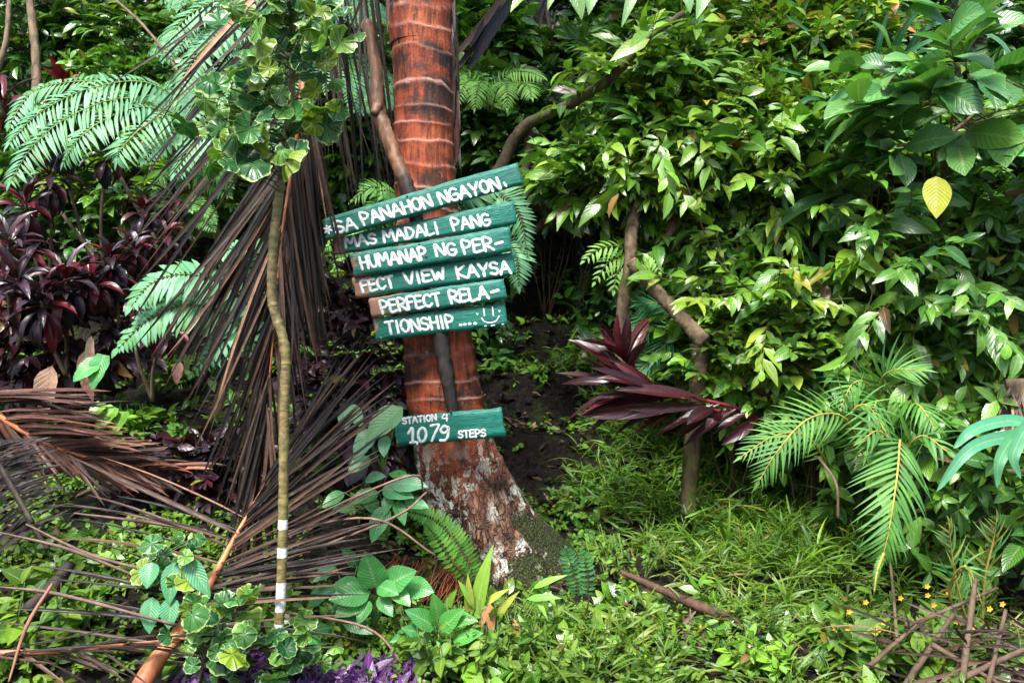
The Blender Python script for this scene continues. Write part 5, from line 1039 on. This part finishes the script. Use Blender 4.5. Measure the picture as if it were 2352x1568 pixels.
# long single dead leaflets across the lower left herbs
for i, (pts, lab) in enumerate(((((0, 1222, 2.9), (160, 1262, 2.9), (363, 1343, 2.95)), "uppermost grey dead leaflet crossing the lower left herbs"), (((60, 1203, 3.0), (200, 1270, 2.95), (340, 1310, 2.9)), "dead leaflet with pale edge above the variegated sprig"), (((0, 1347, 2.75), (140, 1365, 2.75), (403, 1434, 2.75)), "dead leaflet crossing low at the left edge"), (((170, 1178, 3.1), (350, 1200, 3.1), (500, 1225, 3.1)), "thin straight dead leaflet above the herbs"), (((20, 1565, 2.5), (60, 1440, 2.6), (120, 1340, 2.7)), "brown stick rising from the bottom left corner"))):
    mb = MB(); tube(mb, pixl(*pts), [.003, .007, .005], n=22, sides=5, c=(.16, .10, .08) if i != 4 else (.3, .14, .09), rough=.1); tag(mb.build("dead_leaflet" if i != 4 else "fallen_stick", M['stem']), lab, "dead leaf" if i != 4 else "stick", "loose dead leaflets")
mb = MB(); tube(mb, pixl((0, 1068, 3.2), (35, 1130, 3.1), (75, 1200, 3.05)), [.008, .009, .008], n=14, c=(.05, .055, .08)); tag(mb.build("fallen_stick", M['bark_dark']), "blue-black fallen stick at the left edge above the herbs", "stick")
mb = MB(); tube(mb, pixl((165, 1290, 2.95), (120, 1350, 2.9), (60, 1400, 2.85)), [.018, .028, .02], n=16, sides=10, rough=.12); tag(mb.build("rotten_log", M['bark_dark'], None), "black rotten log half buried in the lower left herbs", "log")
# big dead stalk on the right of the foot
r8 = pixl((1425, 1312, 3.45), (1500, 1345, 3.38), (1590, 1385, 3.3), (1660, 1415, 3.22), (1745, 1452, 3.15))
t = thing("dead_palm_frond", "broken purple-brown palm stalk lying right of the palm foot, stubs of leaflets pointing down", "dead frond", r8[0], DG)
mb = MB(); tube(mb, r8, [.010, .015, .022, .022, .012], n=60, sides=12, c=(.085, .042, .028), rough=.22); mb.build("frond_stalk", M['stem'], t)
mb = MB(); strips(mb, pixl((1585, 1390, 3.3), (1672, 1440, 3.2), (1722, 1450, 3.18), (1600, 1400, 3.28)), pixl((1582, 1470, 3.1), (1680, 1560, 3.0), (1733, 1570, 3.0), (1490, 1510, 3.1)), .018, ((.24, .15, .12),)); mb.build("leaflets", M['dead'], t)
# litter of dead stems, lower right
t = thing("brush_heap", "heap of broken dead stalks and leaflets in the lower right corner", "brush heap", G(1.75, 3.0))
mb = MB(); n = 150; x = U(2060, 2400, n); y = U(1440, 1600, n); A = np.array([P(a, b_, U(2.75, 3.15)) for a, b_ in zip(x, y)]); A[:, 2] = np.maximum(A[:, 2], H(A[:, 0], A[:, 1]) + .01)
an = rng.choice([0.9, 2.3, 0.5, 2.7, 1.6], n) + rng.normal(0, .25, n); l = U(.10, .36, n); B = A + np.stack([np.cos(an) * l, U(-.1, .1, n), np.sin(an) * l * .38], 1)
B[:, 2] = np.maximum(B[:, 2], H(B[:, 0], B[:, 1]) + .012); strips(mb, A, B, .011, ((.075, .042, .03), (.15, .09, .06), (.035, .02, .015), (.015, .01, .008)), nrmv=(0, -.6, .7), jit=.6, curl=.5)
tag(mb.build("dead_leaflets", M['dead'], t), kind="stuff"); mb = MB()
for a, b_, r in (((2060, 1600, 2.75), (2190, 1410, 2.95), .012), ((2140, 1480, 2.8), (2330, 1590, 2.7), .010), ((2080, 1440, 3.0), (2290, 1350, 3.1), .009), ((2210, 1560, 2.7), (2240, 1330, 3.0), .012), ((2160, 1580, 2.7), (2352, 1490, 2.8), .012), ((1960, 1560, 2.8), (2110, 1430, 2.95), .010), ((2270, 1570, 2.7), (2310, 1400, 2.9), .009)):
    tube(mb, pixl(a, b_), [r, r * .7], n=14, sides=8, c=(.11, .072, .046), rough=.2)
mb.build("stalks", M['stem'], t)

# ------------------------------------------------------------------ sapling with the variegated crown
YS = 2.8
def scallop(mb, O, D, N, R, tint, nseg=45, nr=4, lobes=11):
    O = np.asarray(O, float); n = len(O); D = nrm(D); S = nrm(np.cross(D, N)); N = np.cross(S, D); R = np.broadcast_to(R, (n,))
    a = np.linspace(-np.pi * .93, np.pi * .93, nseg); rr = np.linspace(0, 1, nr + 1)[1:]
    edge = 1 + 0.13 * np.abs(np.sin(a * lobes / 2)) + .07 * np.sin(a * 3 + rng.random() * 6) + .05 * np.sin(a * 2 + 1); edge = edge * (1 - .12 * np.abs(a / np.pi) ** 2)
    A, Rr = np.meshgrid(a, rr); E = np.meshgrid(edge, rr)[0]; cup = U(-.5, .9, n)
    x = (Rr * E * np.cos(A)); y = Rr * E * np.sin(A); ph = U(0, 6, n)
    z = -cup[:, None, None] * (Rr ** 2)[None] + 0.09 * (Rr ** 2)[None] * np.sin(A[None] * 5.5 + ph[:, None, None]) + .05 * np.abs(np.sin(A * 5.5)) * Rr
    V = O[:, None, None] + R[:, None, None, None] * ((x[None, ..., None] + .35) * D[:, None, None] + y[None, ..., None] * S[:, None, None] + z[..., None] * N[:, None, None])
    cen = O + R[:, None] * .35 * D
    V = np.concatenate([cen[:, None], V.reshape(n, -1, 3)], 1); m = 1 + nr * nseg; uv = np.zeros((n, m, 3)); uv[:, 0] = (.5, 0, .5); uv[:, 1:, 0] = (.5 + y / 2).ravel(); uv[:, 1:, 1] = Rr.ravel(); uv[:, 1:, 2] = A.ravel()[None] / 6.283
    t = np.array([[0, 1 + j, 2 + j] for j in range(nseg - 1)]); q = np.array([[1 + i * nseg + j, 1 + (i + 1) * nseg + j, 2 + (i + 1) * nseg + j, 2 + i * nseg + j] for i in range(nr - 1) for j in range(nseg - 1)])
    off = (np.arange(n) * m)[:, None, None]
    mb.add(V.reshape(-1, 3), q=(q[None] + off).reshape(-1, 4), t=(t[None] + off).reshape(-1, 3), uv=uv.reshape(-1, 3), c=np.repeat(np.broadcast_to(tint, (n, 3)), m, 0))
VC = ((.025, .13, .03), (.05, .20, .04), (.015, .085, .025), (.22, .32, .03), (.05, .17, .04), (.12, .26, .04))
def vcrown(t, pts, R, name="foliage", face=(0, -.75, .6), mat='vari', node=None):
    c = np.array([P(*p) for p in pts]); n = len(c); ml, ms = MB(), MB(); a = U(0, 6.28, n); D = np.stack([np.cos(a), U(-.7, .2, n), -np.abs(np.sin(a)) * .6 - .1], 1); N = np.asarray(face) + rng.normal(0, .6, (n, 3))
    scallop(ml, c - D * R * .5, D, N, R * np.clip(np.exp(rng.normal(0, .28, n)), .55, 1.35), pal(VC, n, .15))
    if node is not None:
        nd = np.asarray(node); 
        for i in range(n):
            j = np.argmin(np.abs(nd[:, 2] - (c[i, 2] - .04))); tube(ms, [nd[j], (nd[j] + c[i]) / 2 + [0, 0, .01], c[i] - D[i] * R * .5], [.003, .0018, .0014], n=6, sides=4, c=(.10, .16, .05), caps=False)
        ms.build("twigs", M['stem'], t)
    return ml.build(name, M[mat], t)
t = thing("sapling", "thin sapling with white-banded stem and scalloped pale-edged leaves at its top", "sapling", P(638, 1600, YS))
sp_ = [(636, 1640), (638, 1568), (641, 1440), (646, 1340), (650, 1200), (652, 1040), (655, 870), (657, 830), (650, 775), (632, 720), (624, 670), (628, 560), (638, 470), (650, 380), (665, 250), (672, 120), (668, -60)]
c = curve([P(a, b_, YS) for a, b_ in sp_], 220); mb = MB(); r = np.interp(np.linspace(0, 1, 220), [0, .3, .7, 1], [.0175, .0165, .0160, .010]); nd = np.abs((np.arange(220) * .085) % 1 - .5) * 2; r = r * (1 + .13 * (nd > .88) + .16 * np.exp(-((np.arange(220) - 103) / 3.0) ** 2))
tube(mb, c, r, n=220, sides=16, rough=.05)
zz = c[:, 2]; bands = [(1178, 1205), (1268, 1312), (1320, 1345), (1370, 1405), (1452, 1475), (1500, 1520), (1345, 1370)]
wm = np.zeros(220)
for a, b_ in ((1190, 1210), (1254, 1278), (1340, 1405), (1430, 1465), (1497, 1515)): wm = np.maximum(wm, ((zz < P(0, a, YS)[2]) & (zz > P(0, b_, YS)[2])).astype(float))
mb.c[0][:220 * 16] = np.repeat(wm, 16)[:, None]; mb.build("stem", M['sapling'], t)
pts = []
for cx, cy, rx, ry, n in ((585, 40, 70, 50, 15), (690, 30, 70, 40, 14), (735, 110, 50, 50, 9), (600, 130, 70, 55, 15), (560, 210, 80, 50, 16), (640, 210, 60, 60, 14), (745, 190, 45, 50, 7), (540, 270, 90, 45, 14), (640, 290, 60, 45, 12), (720, 260, 50, 30, 5), (560, 350, 70, 45, 13), (640, 370, 45, 30, 7), (500, 290, 40, 30, 5), (660, -40, 120, 40, 18), (780, 60, 40, 60, 5)):
    a, q = U(0, 6.28, n), np.sqrt(rng.random(n)); pts += [(cx + 1.35 * rx * q[i] * math.cos(a[i]), cy + 1.35 * ry * q[i] * math.sin(a[i]), YS + U(-.26, .22)) for i in range(n)]
vcrown(t, pts, .041, node=c[130:])
for lab, foot, spots in (("low sprig of scalloped white-edged leaves beside the orange frond stalk", (445, 1600, 2.68), [(470, 1400, 55, 35, 14), (530, 1420, 35, 50, 8), (500, 1480, 60, 50, 16), (430, 1440, 40, 40, 9), (560, 1375, 25, 20, 3), (440, 1520, 50, 40, 10), (530, 1540, 60, 30, 10)]),
                      ("scalloped white-edged leaves around the foot of the sapling", (640, 1610, 2.75), [(600, 1470, 40, 30, 8), (690, 1460, 45, 30, 9), (650, 1510, 70, 30, 12), (740, 1500, 30, 25, 5), (590, 1530, 50, 30, 8)]),
                      ("pale sprig of rounded leaves above long green leaves, lower left", (395, 1500, 2.85), [(380, 1270, 50, 30, 12), (420, 1245, 30, 20, 5), (400, 1310, 40, 30, 8), (350, 1310, 20, 20, 3)])):
    t = thing("variegated_plant", lab, "plant", P(*foot), "variegated plants at the bottom left"); pts = []
    for cx, cy, rx, ry, n in spots:
        n = max(3, int(n * .65)); rx *= 1.25; ry *= 1.25; a, q = U(0, 6.28, n), np.sqrt(rng.random(n)); pts += [(cx + rx * q[i] * math.cos(a[i]), cy + ry * q[i] * math.sin(a[i]), foot[2] + U(-.1, .06)) for i in range(n)]
    top = P(spots[0][0], spots[0][1], foot[2]); c = curve([P(*foot), (P(*foot) + top) / 2 + [.02, 0, 0], top], 40); mb = MB(); tube(mb, c, [.008, .005], n=20, c=(.08, .07, .05)); mb.build("stem", M['stem'], t); vcrown(t, pts, .034, node=c, face=(0, -.6, .75))
    if foot[0] == 395:
        mb = MB(); A = pixl((400, 1290, 2.8), (395, 1370, 2.78), (350, 1290, 2.8), (430, 1280, 2.8), (350, 1370, 2.8)); B = pixl((385, 1390, 2.75), (385, 1445, 2.74), (335, 1350, 2.75), (480, 1370, 2.75), (340, 1455, 2.75))
        leaves(mb, A, np.array(B) - A, (0, -1, .2), np.linalg.norm(np.array(B) - A, axis=1), .07, curl=.2, fold=.25, tint=(.07, .30, .12), nt=9, ns=5); mb.build("long_leaves", M['bigleaf'], t)

# ------------------------------------------------------------------ branches, rails and posts of raw wood
def limb(name, label, cat, pts, rad, mat='bark', group=None, n=70, sides=14, rough=.13):
    mb = MB(); tube(mb, pixl(*pts), rad, n=n, sides=sides, rough=rough); return tag(mb.build(name, M[mat], loc=P(*pts[0])), label, cat, group)
HR = "rough pole handrail beside the path"
limb("bent_branch", "long mossy crooked branch rising from behind the sign to the upper right", "branch", [(1120, 430, 4.9), (1155, 375, 4.9), (1180, 322, 4.88), (1213, 285, 4.85), (1260, 262, 4.75), (1330, 228, 4.6), (1400, 180, 4.45), (1455, 125, 4.35), (1500, 80, 4.3), (1570, 30, 4.3)], [.034, .038, .036, .036, .030, .028, .027, .024, .020, .016], 'bark_moss', n=90, sides=16, rough=.09)
limb("support_post", "dark upright post under the crook of the bent branch", "post", [(1212, 285, 4.92), (1215, 340, 4.92), (1204, 430, 4.92), (1210, 520, 4.92)], [.026, .030, .030, .034], 'bark_moss', HR)
limb("surface_root", "knobbly root curling over the steps beneath the dark post", "root", [(1195, 445, 5.1), (1225, 462, 5.0), (1255, 500, 4.95), (1215, 540, 4.95)], [.03, .04, .03, .02], 'bark_moss')
limb("fence_post", "upright grey-brown stick whose top is lost in the drooping leaves", "post", [(1495, 350, 4.7), (1462, 470, 4.55), (1450, 540, 4.4), (1447, 610, 4.4), (1432, 700, 4.45), (1425, 880, 4.5)], [.018, .026, .034, .034, .036, .036], 'bark', HR)
limb("handrail_pole", "short diagonal pole joining the two fence posts", "rail", [(1448, 600, 4.33), (1500, 660, 4.3), (1560, 725, 4.25), (1618, 785, 4.2)], [.032, .036, .036, .042], 'bark', HR)
limb("fence_post", "mossy post standing in the grass at the lower end of the diagonal pole", "post", [(1612, 760, 4.24), (1606, 850, 4.22), (1596, 930, 4.22), (1588, 1050, 4.22), (1580, 1180, 4.22)], [.046, .044, .040, .042, .045], 'bark_moss', HR)
limb("bare_branch", "thin brown bough running level behind the big upper right leaves", "branch", [(2060, 335, 3.9), (2150, 325, 3.85), (2260, 302, 3.8), (2420, 312, 3.7)], [.008, .013, .016, .018], 'bark')
limb("bare_branch", "forked twig above the level bough at the right edge", "branch", [(2180, 310, 3.85), (2230, 270, 3.8), (2260, 240, 3.75)], [.012, .009, .006], 'bark')
limb("bare_branch", "leaning dead pole poking from the quilted shrub at the right edge", "branch", [(2270, 735, 4.1), (2310, 775, 4.0), (2400, 850, 3.8)], [.022, .026, .03], 'bark')
limb("bare_branch", "brown branch crossing the top right corner", "branch", [(2230, -20, 4.6), (2300, 30, 4.5), (2400, 90, 4.4)], [.012, .015, .018], 'bark_moss')
for i, (lab, p) in enumerate((("pale bare stem hanging left of the strap leaves in the middle of the bank", [(1840, 430, 4.75), (1836, 480, 4.7), (1828, 560, 4.7)]), ("tall pale cane behind the broad-leaved cluster", [(2030, 560, 4.7), (2005, 640, 4.6), (2010, 720, 4.6), (2020, 800, 4.6)]), ("thin cane in the dark gap left of the strap leaves", [(1965, 500, 4.7), (1960, 600, 4.7), (1950, 680, 4.7)]), ("split pale stake standing low on the right beside the palm seedling", [(2155, 890, 3.9), (2163, 950, 3.85), (2168, 1010, 3.85)]), ("bent brown twig arching down beside the seedling leaves", [(1880, 1050, 3.6), (1920, 1110, 3.5), (1925, 1190, 3.5)]), ("upright dead stalk under the hanging palm leaf", [(2045, 1290, 3.3), (2055, 1400, 3.2), (2060, 1480, 3.15)]), ("fallen pale pole lying at the right edge above the lower ferns", [(2270, 1085, 3.5), (2400, 1080, 3.4)]))):
    limb("cane", lab, "cane", p, [.012 if i in (0, 1, 3, 6) else .006] * 2, 'bark', "bare canes on the right bank", n=20, sides=8)
t = thing("tree_stump", "shaggy rotten stump at the right edge above the strap leaves", "stump", P(2335, 990, 3.7)); mb = MB(); tube(mb, pixl((2330, 1010, 3.7), (2338, 930, 3.7), (2335, 870, 3.7)), [.07, .06, .045], n=14, sides=14, rough=.15); mb.build("trunk", M['bark'], t)
mb = MB(); n = 40; A = np.array([P(U(2315, 2360), U(890, 930), 3.62) for _ in range(n)]); strips(mb, A, A + np.stack([U(-.12, .03, n), U(-.08, 0, n), -U(.1, .25, n)], 1), .012, ((.30, .22, .15), (.15, .10, .07))); mb.build("bark_fibres", M['dead'], t)
t = thing("coconut_palm", "dark fibrous palm base in deep shade at the top, behind the slope shrubs", "palm tree", P(1230, 260, 7.2)); mb = MB(); tube(mb, pixl((1215, 280, 7.2), (1225, 160, 7.2), (1215, 60, 7.2), (1195, -120, 7.2)), [.30, .26, .20, .17], n=40, sides=20, rough=.08); mb.build("trunk", M['bark_dark'], t)
mb = MB(); n = 90; A = np.array([P(U(1150, 1290), U(-10, 170), 6.95) for _ in range(n)]); strips(mb, A, A + np.stack([rng.normal(0, .12, n), U(-.2, 0, n), -U(.2, .55, n)], 1), .022, ((.06, .04, .03), (.02, .015, .012), (.12, .07, .05))); mb.build("leaf_bases", M['dead'], t)
t = thing("dead_palm_frond", "folded brown dead frond slanting up beside the dark palm base at the top", "dead frond", P(1050, 200, 5.6), DG); mb = MB(); strips(mb, pixl((1165, -10, 5.9), (1170, 5, 5.9), (1150, 20, 5.9), (1140, 10, 5.9)), pixl((1050, 130, 5.5), (1062, 145, 5.5), (1045, 170, 5.5), (1070, 110, 5.5)), .06, BRN); mb.build("leaflets", M['dead'], t)
for lab, p, r in (("thin dark trunk in the upper left corner", [(85, 220, 5.9), (80, 100, 6.0), (65, -20, 6.1)], [.035, .03, .03]), ("peeling reddish stem at the left edge, top", [(-5, 160, 5.2), (15, 90, 5.2), (22, -20, 5.3)], [.02, .018, .015]), ("leaning brown cane behind the purple cordylines", [(90, 420, 4.9), (150, 500, 4.8), (225, 600, 4.7)], [.010] * 2), ("second leaning cane, between the cordylines and the pale fern", [(240, 340, 5.0), (300, 450, 4.9), (365, 560, 4.8)], [.013] * 2), ("yellowish cane crossing behind the slanting dead leaflets", [(330, 338, 5.0), (400, 345, 4.9), (470, 370, 4.9)], [.011] * 2), ("long thin olive stalk arching down from the top left", [(265, 0, 5.6), (330, 60, 5.5), (400, 150, 5.4), (430, 210, 5.3)], [.010] * 2)):
    limb("cane", lab, "cane", p, r, 'bark', "canes on the left slope", n=26, sides=8)
# dry bract leaves on the shaded bank left
mb = MB(); leaves(mb, pixl((120, 840, 4.0), (200, 800, 4.2), (210, 770, 4.2), (415, 830, 4.1)), [[-.1, -.2, -1], [.1, -.1, -1], [0, -.1, -1], [-.2, -.1, -1]], (0, -1, .2), (.26, .28, .22, .12), (.12, .10, .05, .06), curl=.3, fold=.5, tint=((.28, .17, .11), (.22, .12, .08), (.3, .2, .14), (.2, .1, .08)), nt=8, ns=5, ripple=.06)
tag(mb.build("dry_leaves", M['dead']), "crumpled tan dry leaves hanging in the dark bank at the left", "dry leaves")

# ------------------------------------------------------------------ leafy plants near the camera
HB = "broad-leaved herbs under the dead fronds"
def bigl(name, label, base, spec, col, w=.62, mat='bigleaf', group=HB, cat="plant", stemc=(.12, .25, .06), prof='ovate', curl=.35, nv=9):
    base = np.asarray(base, float); t = thing(name, label, cat, base, group); ml, ms = MB(), MB()
    for (ox, oy, ex, ey, Y) in spec:
        a, b_ = P(ox, oy, Y), P(ex, ey, Y - .06); l = np.linalg.norm(b_ - a); leaves(ml, [a], [b_ - a], [np.array([rng.normal(0, .2), -.75, .65])], l * 1.05, l * w * U(.85, 1.15), curl=curl, fold=.18, prof=prof, tint=pal(col, 1, .12), nt=10, ns=7, ripple=.025)
        tube(ms, [base, (base + a) / 2 + [0, 0, .03], a], [.004, .003, .002], n=10, sides=5, c=stemc)
    ms.build("stalks", M['stem'], t); ml.build("leaves", M[mat], t); return t
BL = ((.07, .30, .07), (.10, .36, .06), (.06, .26, .09)); PB = ((.16, .44, .22), (.20, .46, .18))
bigl("taro", "green heart-leaved plant in the dark hollow at the left", P(215, 900, 4.1), [(240, 815, 205, 890, 4.0), (225, 830, 165, 870, 4.0)], ((.06, .30, .06),), w=.7, prof='heart')
bigl("taro", "low bright heart-leaved plant above the reddish dead frond", P(240, 1000, 3.75), [(265, 935, 215, 985, 3.7), (285, 945, 262, 990, 3.7), (235, 925, 205, 960, 3.7)], BR, w=.8, prof='heart')
bigl("broad_leaved_herb", "pale leaf with eaten edge left of the station board", P(880, 1080, 3.5), [(925, 935, 835, 1005, 3.45), (800, 930, 830, 975, 3.5), (860, 985, 810, 1050, 3.45), (885, 1000, 880, 1045, 3.45), (850, 1050, 800, 1080, 3.5), (790, 940, 795, 985, 3.5)], PB, w=.6)
bigl("broad_leaved_herb", "leafy herb with holed leaves at the left of the trunk foot", P(890, 1230, 3.5), [(900, 1130, 880, 1180, 3.42), (880, 1120, 945, 1135, 3.42), (900, 1110, 975, 1110, 3.42), (930, 1150, 980, 1160, 3.42), (870, 1130, 800, 1150, 3.45), (890, 1160, 850, 1240, 3.4), (870, 1170, 830, 1140, 3.45), (910, 1150, 930, 1200, 3.4), (790, 1130, 740, 1160, 3.45), (840, 1100, 880, 1090, 3.5), (940, 1105, 900, 1085, 3.5), (810, 1170, 770, 1165, 3.45)], PB + BL, w=.62)
bigl("broad_leaved_herb", "round-leaved herb with large light leaf below the bent leaflet", P(860, 1440, 3.2), [(865, 1350, 840, 1275, 3.12), (880, 1350, 945, 1310, 3.12), (870, 1345, 910, 1360, 3.1), (850, 1360, 760, 1370, 3.12), (840, 1370, 770, 1410, 3.12), (900, 1350, 940, 1385, 3.1), (870, 1370, 900, 1410, 3.1), (850, 1380, 820, 1430, 3.1), (830, 1350, 770, 1340, 3.15), (930, 1345, 990, 1355, 3.15)], ((.16, .44, .10), (.08, .34, .08)), w=.66)
bigl("broad_leaved_herb", "darker broad-leaved herb between the sapling and the palm roots", P(990, 1540, 3.1), [(1000, 1440, 940, 1400, 3.02), (1010, 1450, 1055, 1400, 3.02), (1010, 1460, 1030, 1500, 3.0), (990, 1460, 930, 1440, 3.02), (1010, 1440, 1000, 1370, 3.04), (980, 1470, 960, 1520, 3.0), (1040, 1470, 1100, 1450, 3.0), (1020, 1420, 1090, 1420, 3.02), (960, 1450, 900, 1470, 3.04), (930, 1480, 970, 1540, 3.0)], BL, w=.56)
bigl("broad_leaved_herb", "dark shaded herb between the right leaflets and the purple ground cover", P(800, 1420, 3.2), [(800, 1380, 760, 1400, 3.15), (790, 1420, 850, 1450, 3.1), (770, 1300, 720, 1330, 3.2), (760, 1440, 700, 1450, 3.1), (820, 1300, 790, 1260, 3.2), (710, 1380, 760, 1350, 3.2)], ((.04, .20, .06),), w=.55)
bigl("ginger_shoot", "slender arching shoot with narrow drooping leaves before the palm roots", P(1165, 1500, 3.25), [(1225, 1350, 1290, 1315, 3.18), (1255, 1350, 1280, 1400, 3.18), (1230, 1370, 1260, 1420, 3.15), (1210, 1375, 1280, 1365, 3.15), (1190, 1410, 1215, 1460, 3.15)], ((.22, .46, .05), (.14, .40, .05)), w=.22, mat='grass', prof='lance', curl=.6)
bigl("ginger_shoot", "yellowing ground shoot with upright leaves at the middle of the palm foot", P(1090, 1480, 3.3), [(1090, 1430, 1115, 1265, 3.2), (1100, 1400, 1060, 1340, 3.2), (1080, 1420, 1075, 1330, 3.2), (1110, 1390, 1160, 1350, 3.2), (1095, 1430, 1045, 1400, 3.2), (1130, 1430, 1180, 1360, 3.2)], ((.22, .42, .05), (.36, .40, .06)), w=.26, mat='grass', prof='lance', curl=.4)
bigl("ginger_shoot", "brown withered leaves hanging before the dark hollow under the roots", P(1130, 1480, 3.3), [(1120, 1390, 1100, 1450, 3.15), (1125, 1385, 1130, 1460, 3.15), (1180, 1420, 1195, 1475, 3.15)], ((.30, .14, .05),), w=.3, mat='dead', prof='lance', stemc=(.2, .1, .05))
t = herb("flowering_herb", "leafy herb with small yellow flowers at the bottom right of the grass", "plant", gp(2060, 1520) , 44, 8, .20, .085, .042, cols=HERB, mode='whirl', ang=72, spread=.26, lean=.8, curl=.35, droop=.1, mat='leaf_matte')
mb = MB(); o = gp(2060, 1520)
for k in range(16):
    p = o + np.array([U(-.3, .3), U(-.25, .1), U(.14, .30)]); a = np.arange(5) * 1.257; mb = MB(); leaves(mb, np.tile(p, (5, 1)), np.stack([np.cos(a), -.3 + 0 * a, np.sin(a)], 1), (0, -1, .3), .013, .010, curl=.2, tint=(.8, .42, .02), nt=3); mb.build("flower", M['yellow'], t)
for lab, px, py, n, h, L, c in (("small leafy herb standing on a step behind the station board", 1215, 880, 5, .16, .06, BR), ("light herb left of the steps below the sign", 1180, 800, 8, .12, .05, BR), ("leafy herb sprig hanging over the reddish dead frond", 285, 1120, 4, .22, .085, BR), ("small-leaved bright weed clump at the bottom centre", 1080, 1530, 60, .20, .05, HERB), ("second weed clump right of the bottom centre one", 1260, 1540, 30, .16, .045, HERB), ("tall fine weed beside the palm's right root", 1440, 1330, 26, .20, .03, HERB), ("weedy shoots in the bottom left corner", 60, 1500, 26, .26, .075, HERB), ("leafy stems climbing behind the pale fern's lower frond", 430, 900, 22, .26, .075, HERB), ("herb patch behind the fallen reddish frond", 330, 1000, 20, .16, .06, BR), ("leafy green clump at the foot of the upright fence stick", 1400, 700, 26, .26, .09, BR), ("creeper leaves climbing the lower fence post", 1640, 960, 26, .34, .075, BR), ("heart-leaved weeds beside the steps at the grass edge", 1330, 690, 14, .20, .08, BR), ("clump of lance-leaved weeds right of the flowering herb", 2190, 1330, 22, .34, .11, BR + MID), ("small herb at the bottom right beside the heap", 1760, 1540, 12, .12, .06, BR), ("leafy weeds by the broken stalk's lower end", 1830, 1330, 16, .15, .05, HERB), ("lush weeds under the palm seedlings", 1850, 1180, 40, .22, .07, BR + MID), ("weedy tuft under the lower fence post", 1560, 1110, 30, .18, .05, HERB)):
    herb("leafy_herb", lab, "plant", gp(px, py), int(n * .8), 9, h, L, L * .48, cols=c, mode='whirl', ang=70, spread=.03 * n ** .5, lean=.7, curl=.35, mat='leaf_matte', group="leafy herbs")

t = thing("overhanging_branch", "pale big leaves dipping into the picture at the top edge, between trunk and bank", "branch", P(1300, -120, 3.6)); mb, ms = MB(), MB()
tube(ms, pixl((1120, -120, 3.6), (1300, -60, 3.5), (1500, -80, 3.5), (1640, -60, 3.6)), [.008, .006, .005], n=30, c=(.12, .10, .04))
for o, e, w in (((1230, -45), (1175, 8), .06), ((1290, -60), (1260, 4), .05), ((1300, -60), (1340, 22), .10), ((1370, -60), (1355, 14), .07), ((1480, -70), (1432, 36), .055), ((1560, -60), (1590, 10), .08), ((1640, -60), (1605, 22), .07)):
    a, b_ = P(o[0], o[1], 3.5), P(e[0], e[1], 3.42); leaves(mb, [a], [b_ - a], [[.1, -.6, .7]], np.linalg.norm(b_ - a) * 1.1, w, curl=.4, fold=.2, tint=pal(((.16, .34, .10), (.20, .36, .04)), 1, .1), nt=9, ns=5)
ms.build("twig", M['stem'], t); mb.build("leaves", M['bigleaf'], t)
